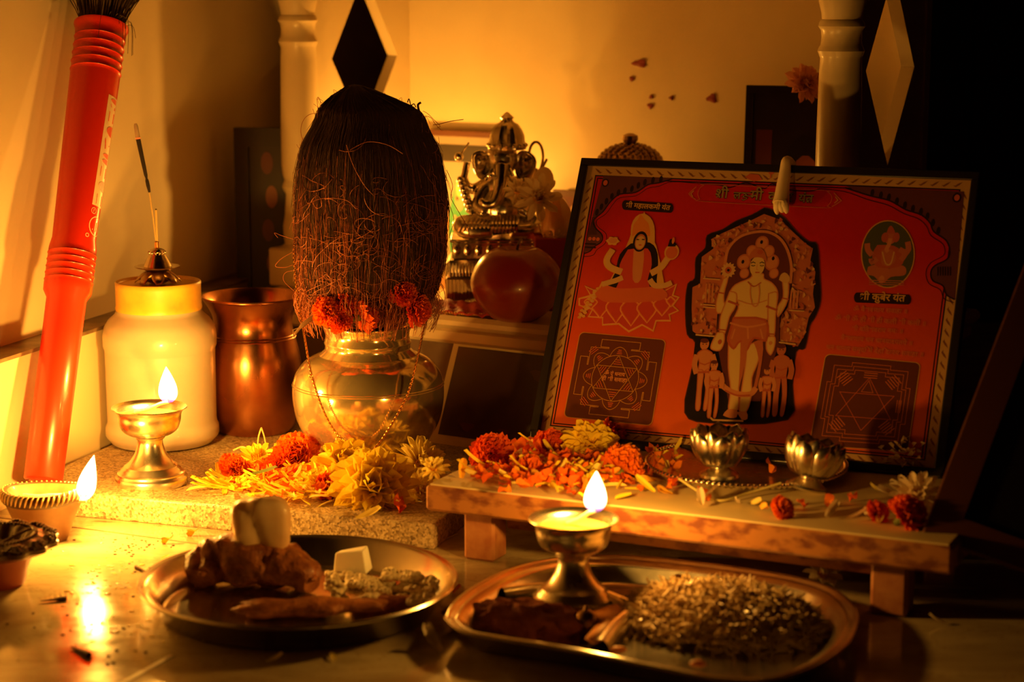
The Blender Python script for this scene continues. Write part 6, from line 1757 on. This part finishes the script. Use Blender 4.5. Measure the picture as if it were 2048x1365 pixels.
    a.px([(1289, 424), (1296, 440), (1306, 450), (1308, 480), (1316, 505), (1322, 590), (1216, 590), (1232, 540), (1250, 500), (1262, 470), (1266, 446), (1280, 440)], 'ochre', 3)
    a.px([(1262, 488), (1300, 486), (1316, 510), (1314, 560), (1306, 590), (1224, 592), (1216, 574), (1230, 548), (1240, 510)], 'hair', 3)
    a.px([(1256, 500), (1296, 498), (1304, 530), (1296, 560), (1300, 592), (1232, 592), (1240, 560), (1240, 530)], 'lotus', 3)
    a.px([(1268, 500), (1288, 500), (1282, 560), (1266, 560)], 'pinkl', 3)
    a.px([(1190, 588), (1210, 572), (1240, 578), (1290, 576), (1318, 574), (1336, 590), (1320, 602), (1260, 606), (1208, 604)], 'redline', 3)
    a.px([(1264, 474), (1268, 450), (1276, 440), (1282, 430), (1290, 440), (1298, 450), (1300, 474), (1282, 466)], 'orange', 3)
    a.disc(1281, 484, 16, 22, 'hair'); a.disc(1281, 485, 12, 17, 'pink'); a.disc(1281, 486, 10, 14, 'tan')
    for x in (1276, 1287): a.disc(x, 480, 3.5, 1.2, 'hair')
    a.disc(1281, 491, 3.5, 1.3, 'lotus')
    a.line([(1244, 545), (1220, 535), (1214, 520), (1226, 500)], .0054, 'ochre', sm=4); a.line([(1244, 545), (1221, 534), (1216, 520), (1227, 500)], .0036, 'tan', sm=4); a.disc(1226, 483, 14, 9, 'ochre', f=lambda q: 1 + .15 * math.cos(6 * q)); a.disc(1226, 482, 10, 6, 'pinkl')
    a.line([(1302, 548), (1322, 536), (1334, 520), (1341, 512)], .0054, 'ochre', sm=4); a.line([(1302, 548), (1322, 536), (1334, 520), (1341, 512)], .0036, 'tan', sm=4)
    a.disc(1344, 505, 16, 17, 'ochre'); a.disc(1344, 506, 13, 13, 'redline'); a.px([(1336, 494), (1340, 480), (1347, 478), (1352, 494)], 'hair'); a.disc(1345, 490, 9, 4, 'hair'); a.disc(1347, 482, 3, 7, 'orange')
    a.line([(1246, 556), (1232, 562), (1218, 566), (1204, 570)], .0044, 'tan', sm=4); a.line([(1300, 560), (1310, 572), (1330, 572), (1344, 566)], .0044, 'tan', sm=4)
    a.done('goddess_print', 'small printed seated figure on a red lotus')
    # ---- standing central figure in an arch
    a = Art(); a.lay = 60
    Z = lambda q: [(1360 + x / 2.969, 400 + y / 2.969) for x, y in q]
    a.body(Z([(500, 45), (430, 85), (330, 125), (250, 175), (160, 210), (148, 285), (92, 345), (86, 465), (45, 498), (30, 620), (40, 800), (88, 850), (70, 1000), (25, 1265), (180, 1330), (640, 1310), (672, 1100), (694, 905), (745, 885), (775, 750), (806, 700), (840, 600), (835, 450), (820, 268), (765, 245), (694, 185), (625, 105), (545, 55)]), ('niche', 'dark', 'hair'), .0006, 3)
    a.px(Z([(90, 850), (690, 880), (650, 1290), (40, 1260)]), 'hair')
    Lc = [(500, 85), (440, 115), (340, 160), (250, 200), (185, 235), (200, 290), (130, 340), (120, 500), (75, 520), (70, 640), (75, 780), (110, 805), (215, 805), (225, 640), (250, 560), (255, 420), (275, 320), (330, 240), (410, 200), (500, 190)]
    Rc = [(500, 85), (600, 120), (680, 200), (745, 260), (790, 290), (775, 360), (805, 430), (790, 560), (802, 640), (765, 700), (742, 800), (700, 872), (590, 852), (600, 700), (640, 640), (665, 520), (670, 380), (640, 300), (600, 240), (550, 205), (500, 190)]
    a.px(Z(Lc), 'pink'); a.px(Z(Rc), 'pink')
    rs = random.Random(6)
    def inside_poly(x, y, P):
        c = False
        for i in range(len(P)):
            (x1, y1), (x2, y2) = P[i], P[i - 1]
            if (y1 > y) != (y2 > y) and x < (x2 - x1) * (y - y1) / (y2 - y1) + x1: c = not c
        return c
    n = 0
    while n < 210:
        x, y = rs.uniform(60, 810), rs.uniform(85, 870)
        if inside_poly(x, y, Lc) or inside_poly(x, y, Rc):
            p = Z([(x, y)])[0]; a.disc(p[0], p[1], rs.uniform(1.5, 4.5), rs.uniform(2, 6), rs.choice(['pinkl', 'pinkl', 'tan', 'niche', 'skirt']), n=9, f=lambda q: 1 + .25 * math.cos(3 * q)); n += 1
    for x0 in (165, 185, 205): a.line(Z([(x0 - 5, 500), (x0 - 12, 615)]), .0012, 'pinkl')
    for x0 in (660, 680, 700): a.line(Z([(x0 + 5, 540), (x0 - 5, 650)]), .0012, 'pinkl')
    for y0 in (470, 625, 640): a.line(Z([(140, y0), (240, y0 + 8)]), .0010, 'tan')
    a.line(Z([(650, 660), (740, 665)]), .0010, 'tan'); a.line(Z([(95, 805), (215, 815)]), .0012, 'tan'); a.line(Z([(590, 850), (690, 862)]), .0012, 'tan')
    a.px(Z([(500, 195), (555, 210), (604, 246), (640, 306), (662, 400), (655, 560), (600, 640), (290, 640), (262, 480), (270, 400), (288, 300), (345, 235), (420, 205)]), 'niche', 2)
    a.px(Z([(250, 560), (600, 560), (590, 860), (480, 1200), (290, 1200), (215, 820)]), 'niche')
    a.line(Z([(262, 480), (268, 400), (288, 300), (345, 232), (420, 200), (500, 192), (555, 206), (604, 242), (642, 306), (664, 400), (658, 500)]), .0022, 'pinkl', sm=4)
    for (x, y, r) in ((490, 262, 42), (382, 372, 44), (548, 376, 46), (430, 310, 36), (530, 310, 36), (560, 440, 30), (385, 440, 30)): p = Z([(x, y)])[0]; a.disc(p[0], p[1], r / 2.97, r / 2.7, 'pink'); a.disc(p[0], p[1], r / 3.7, r / 3.4, 'pinkl')
    for (x, y) in ((487, 255), (376, 372), (556, 352)): p = Z([(x, y)])[0]; a.disc(p[0], p[1], 3, 4, 'hair')
    # raised arms
    a.body(Z([(258, 470), (292, 465), (268, 560), (272, 620), (305, 600), (300, 655), (225, 682), (213, 620), (234, 540)]), ('pink', 'pinkl', 'tan', 'skin'))
    a.body(Z([(606, 480), (648, 480), (645, 600), (605, 680), (580, 700), (578, 640), (612, 580)]), ('pink', 'pinkl', 'tan', 'skin'))
    p = Z([(290, 422)])[0]; a.disc(p[0], p[1], 14.5, 15, 'tan', n=40, f=lambda q: 1 + .16 * math.cos(13 * q)); a.disc(p[0], p[1], 7, 7, 'skirt'); a.disc(p[0], p[1], 3, 3, 'hair')
    a.px(Z([(590, 480), (600, 450), (625, 435), (650, 455), (655, 485), (630, 500)]), 'tan', 2)
    for (x, y, w) in ((245, 555, 20), (630, 590, 20)): a.line(Z([(x - w, y - 3), (x + w, y + 6)]), .0011, 'skirt')
    # torso, neck, arms, legs
    a.body(Z([(428, 440), (498, 440), (505, 470), (548, 492), (584, 540), (582, 610), (530, 640), (512, 730), (325, 730), (345, 650), (338, 600), (296, 612), (292, 560), (330, 505), (418, 466)]), ('pink', 'pinkl', 'tan', 'skin'))
    a.body(Z([(296, 545), (342, 560), (335, 640), (300, 700), (272, 800), (236, 795), (240, 700), (268, 620)]), ('pink', 'pinkl', 'tan', 'skin')); a.body(Z([(222, 790), (265, 790), (268, 850), (240, 902), (186, 892), (190, 850)]), ('pink', 'pinkl', 'tan', 'skin'))
    a.body(Z([(526, 560), (584, 555), (574, 690), (566, 810), (530, 808), (522, 690)]), ('pink', 'pinkl', 'tan', 'skin')); a.body(Z([(515, 815), (568, 815), (568, 875), (542, 930), (512, 890)]), ('pink', 'pinkl', 'tan', 'skin'))
    a.body(Z([(288, 840), (385, 840), (384, 1000), (356, 1120), (350, 1250), (288, 1262), (300, 1130), (286, 1000)]), ('pink', 'pinkl', 'tan', 'skin')); a.body(Z([(396, 870), (486, 842), (472, 960), (434, 1060), (432, 1160), (400, 1262), (352, 1255), (370, 1100), (388, 980)]), ('pink', 'pinkl', 'tan', 'skin'))
    a.body(Z([(318, 700), (512, 712), (520, 845), (445, 830), (400, 905), (362, 850), (322, 895), (282, 842), (298, 770)]), ('skirt', 'skirt', 'pink'), .0009)
    a.px(Z([(362, 850), (400, 840), (395, 960), (360, 1080), (350, 1130), (360, 960)]), 'pink', 2); a.px(Z([(440, 850), (495, 840), (490, 960), (462, 1110), (440, 1120), (472, 960)]), 'pink', 2)
    a.line(Z([(300, 735), (400, 760), (515, 740)]), .0015, 'pinkl', sm=3); a.line(Z([(330, 770), (310, 830)]), .0012, 'pinkl'); a.line(Z([(405, 760), (408, 830)]), .0014, 'pinkl'); a.line(Z([(480, 770), (495, 830)]), .0012, 'pinkl')
    a.line(Z([(232, 1070), (270, 1120), (340, 1155), (420, 1158), (455, 1120)]), .0042, 'pinkl', sm=4); a.line(Z([(270, 1135), (340, 1165), (420, 1165)]), .0012, 'skirt', sm=4)
    a.line(Z([(345, 600), (430, 625), (520, 600)]), .0008, 'pinkl', sm=3); a.line(Z([(425, 500), (420, 560), (435, 630), (462, 630), (475, 560), (470, 500)]), .0010, 'pinkl', sm=3); a.line(Z([(405, 490), (440, 520), (485, 495)]), .0009, 'skirt', sm=3)
    for (x, y) in ((322, 620), (548, 650)): a.line(Z([(x - 34, y - 14), (x + 30, y + 10)]), .0016, 'skirt')
    for (x, y) in ((255, 775), (545, 800)): a.line(Z([(x - 26, y), (x + 24, y + 4)]), .0010, 'skirt')
    a.disc(*Z([(240, 848)])[0], 4, 5, 'skirt'); a.disc(*Z([(541, 855)])[0], 3.5, 4, 'pinkl')
    p = Z([(462, 398)])[0]; a.disc(p[0], p[1], 15.5, 21, 'skin', n=26)
    a.px(Z([(412, 372), (418, 330), (440, 300), (470, 288), (500, 304), (515, 340), (516, 375), (490, 350), (440, 348)]), 'pink', 2); p = Z([(480, 315)])[0]; a.disc(p[0], p[1], 6, 5, 'skirt')
    for x in (438, 490): a.line(Z([(x - 14, 381), (x, 374), (x + 14, 381)]), .0007, 'hair'); a.line(Z([(x - 12, 394), (x, 398), (x + 12, 394)]), .0006, 'hair')
    a.line(Z([(462, 390), (458, 418), (468, 420)]), .0005, 'pinkl'); a.line(Z([(450, 436), (476, 436)]), .0010, 'skirt')
    a.px(Z([(258, 1285), (285, 1250), (342, 1252), (340, 1295), (300, 1300)]), 'pinkl', 2); a.px(Z([(342, 1265), (398, 1262), (404, 1305), (370, 1310)]), 'pinkl', 2); a.line(Z([(175, 1290), (200, 1312), (380, 1318)]), .0014, 'tan')
    # four attendants
    def attendant(hx, hy, s, c, lean=0):
        p = Z([(hx, hy)])[0]; a.disc(p[0], p[1], 9.5 * s, 11.5 * s, c); a.disc(p[0], p[1] - 7 * s, 9 * s, 5 * s, 'niche'); a.disc(p[0] - 3 * s, p[1], 1.6 * s, 1 * s, 'hair'); a.disc(p[0] + 3.5 * s, p[1], 1.6 * s, 1 * s, 'hair')
        k = s * 1.0
        q = [(hx - 12, hy + 30), (hx + 14, hy + 30), (hx + 50 * k, hy + 55 * k), (hx + 36 * k, hy + 110 * k), (hx + 22 * k, hy + 165 * k), (hx - 40 * k, hy + 165 * k), (hx - 34 * k, hy + 110 * k), (hx - 46 * k, hy + 55 * k)]
        a.body(Z(q), ('skirt', 'pink', c), .0005)
        a.body(Z([(hx - 42 * k, hy + 150 * k), (hx - 4 * k, hy + 160 * k), (hx - 16 * k, hy + 270 * k), (hx - 26 * k, hy + 385 * k), (hx - 56 * k, hy + 385 * k), (hx - 48 * k, hy + 270 * k)]), ('skirt', 'pink', c), .0004)
        a.body(Z([(hx - 2 * k, hy + 160 * k), (hx + 28 * k, hy + 150 * k), (hx + 32 * k, hy + 270 * k), (hx + 14 * k, hy + 385 * k), (hx - 10 * k, hy + 385 * k), (hx + 4 * k, hy + 270 * k)]), ('skirt', 'pink', c), .0004)
        for sgn in (-1, 1): a.line(Z([(hx + sgn * 46 * k, hy + 62 * k), (hx + sgn * 60 * k, hy + 120 * k), (hx + sgn * 48 * k, hy + 175 * k)]), .0042 * s, c, sm=3)
        a.line(Z([(hx - 34 * k, hy + 110 * k), (hx, hy + 122 * k), (hx + 34 * k, hy + 108 * k)]), .0009, 'skirt'); a.line(Z([(hx - 40 * k, hy + 168 * k), (hx + 26 * k, hy + 165 * k)]), .0016, 'skirt')
    attendant(150, 862, 1.0, 'pinkl'); attendant(208, 985, .80, 'pinkl'); attendant(606, 895, 1.0, 'pink'); attendant(522, 1020, .70, 'pinkl')
    a.done('standing_figure_print', 'printed standing figure under a carved arch')
    # ---- oval medallion
    a = Art(); a.lay = 60
    cx, cy = 1776, 509
    ov = [(cx + 54 * math.cos(q), cy + 68 * math.sin(q)) for q in [6.2832 * k / 40 for k in range(40)]]
    a.px(ov, 'gold'); a.px([(cx + (x - cx) * .955, cy + (y - cy) * .965) for x, y in ov], 'green')
    O = lambda q: [(1620 + x / 2.968, 420 + y / 2.968) for x, y in q]
    a.px(O([(345, 340), (400, 325), (470, 350), (540, 330), (570, 350), (560, 390), (480, 400), (430, 440), (380, 395), (340, 385)]), 'pink', 3)
    a.px(O([(400, 210), (500, 215), (560, 270), (530, 340), (400, 340), (370, 270)]), 'skirt', 3); a.px(O([(425, 240), (495, 240), (510, 300), (470, 335), (425, 320)]), 'pink', 3)
    a.disc(*O([(478, 165)])[0], 12, 14, 'pink'); a.disc(*O([(445, 165)])[0], 7, 10, 'skirt'); a.disc(*O([(512, 165)])[0], 7, 10, 'skirt')
    a.line(O([(478, 170), (470, 205), (455, 235), (465, 250)]), .0030, 'pinkl', sm=3); a.px(O([(455, 140), (465, 110), (480, 95), (495, 110), (505, 142)]), 'skirt', 2)
    for q in ([(370, 270), (345, 240), (340, 200)], [(560, 270), (585, 235), (580, 190)], [(400, 290), (370, 310), (365, 290)], [(540, 300), (565, 260), (530, 235)]): a.line(O(q), .0042, 'pink', sm=3)
    a.line(O([(430, 250), (450, 320), (480, 320), (500, 250)]), .0010, 'tan', sm=3); a.disc(*O([(425, 415)])[0], 6, 8, 'pinkl')
    for k in range(3): a.line(O([(350, 420 + k * 12), (560, 424 + k * 12)]), .0007, 'pink')
    a.done('oval_print', 'small oval printed medallion with a dark ground')
    # ---- tuberose bud draped over the top edge of the frame
    b = PY(1583, 322, 1.51)
    fr = Mw @ Vector((L(1580, 330)[0], -.0075, PH + .0015))
    t2 = thing('tuberose_bud', 'pale tuberose bud draped over the top edge of the orange picture', 'flower', fr)
    def W_(x, y, off): s_, t_ = L(x, y); return Mw @ Vector((s_, -off, t_)) - fr
    topb = Mw @ Vector((L(1583, 330)[0], .010, PH + .001)) - fr
    m = MB()
    pts = [topb, Mw @ Vector((L(1582, 326)[0], .002, PH + .0035)) - fr, W_(1577, 328, .0065), W_(1574, 350, .0065), W_(1570, 380, .0070), W_(1568, 402, .0075), W_(1566, 415, .0078)]
    m.tube(smoothpath(pts, 5), [.0024, .0026, .0028, .0028, .0029, .0030] + [.0031 + .00014 * k for k in range(25)], 12); m.build('tube', M['wpetal'], t2)
    for (x0, x1, y1) in ((1563, 1559, 436), (1568, 1569, 432), (1573, 1577, 434)):
        m = MB(); m.tube(smoothpath([W_(1568, 398, .0075), W_(x0, 415, .0095), W_(x1, 428, .0085), W_(x1, y1, .0070)], 5), [.0030] * 4 + [.0036] * 4 + [.0032, .0030, .0026, .0022, .0018, .0014, .0010, .0006], 10)
        m.build('petal', M['wpetal'], t2)
picture()
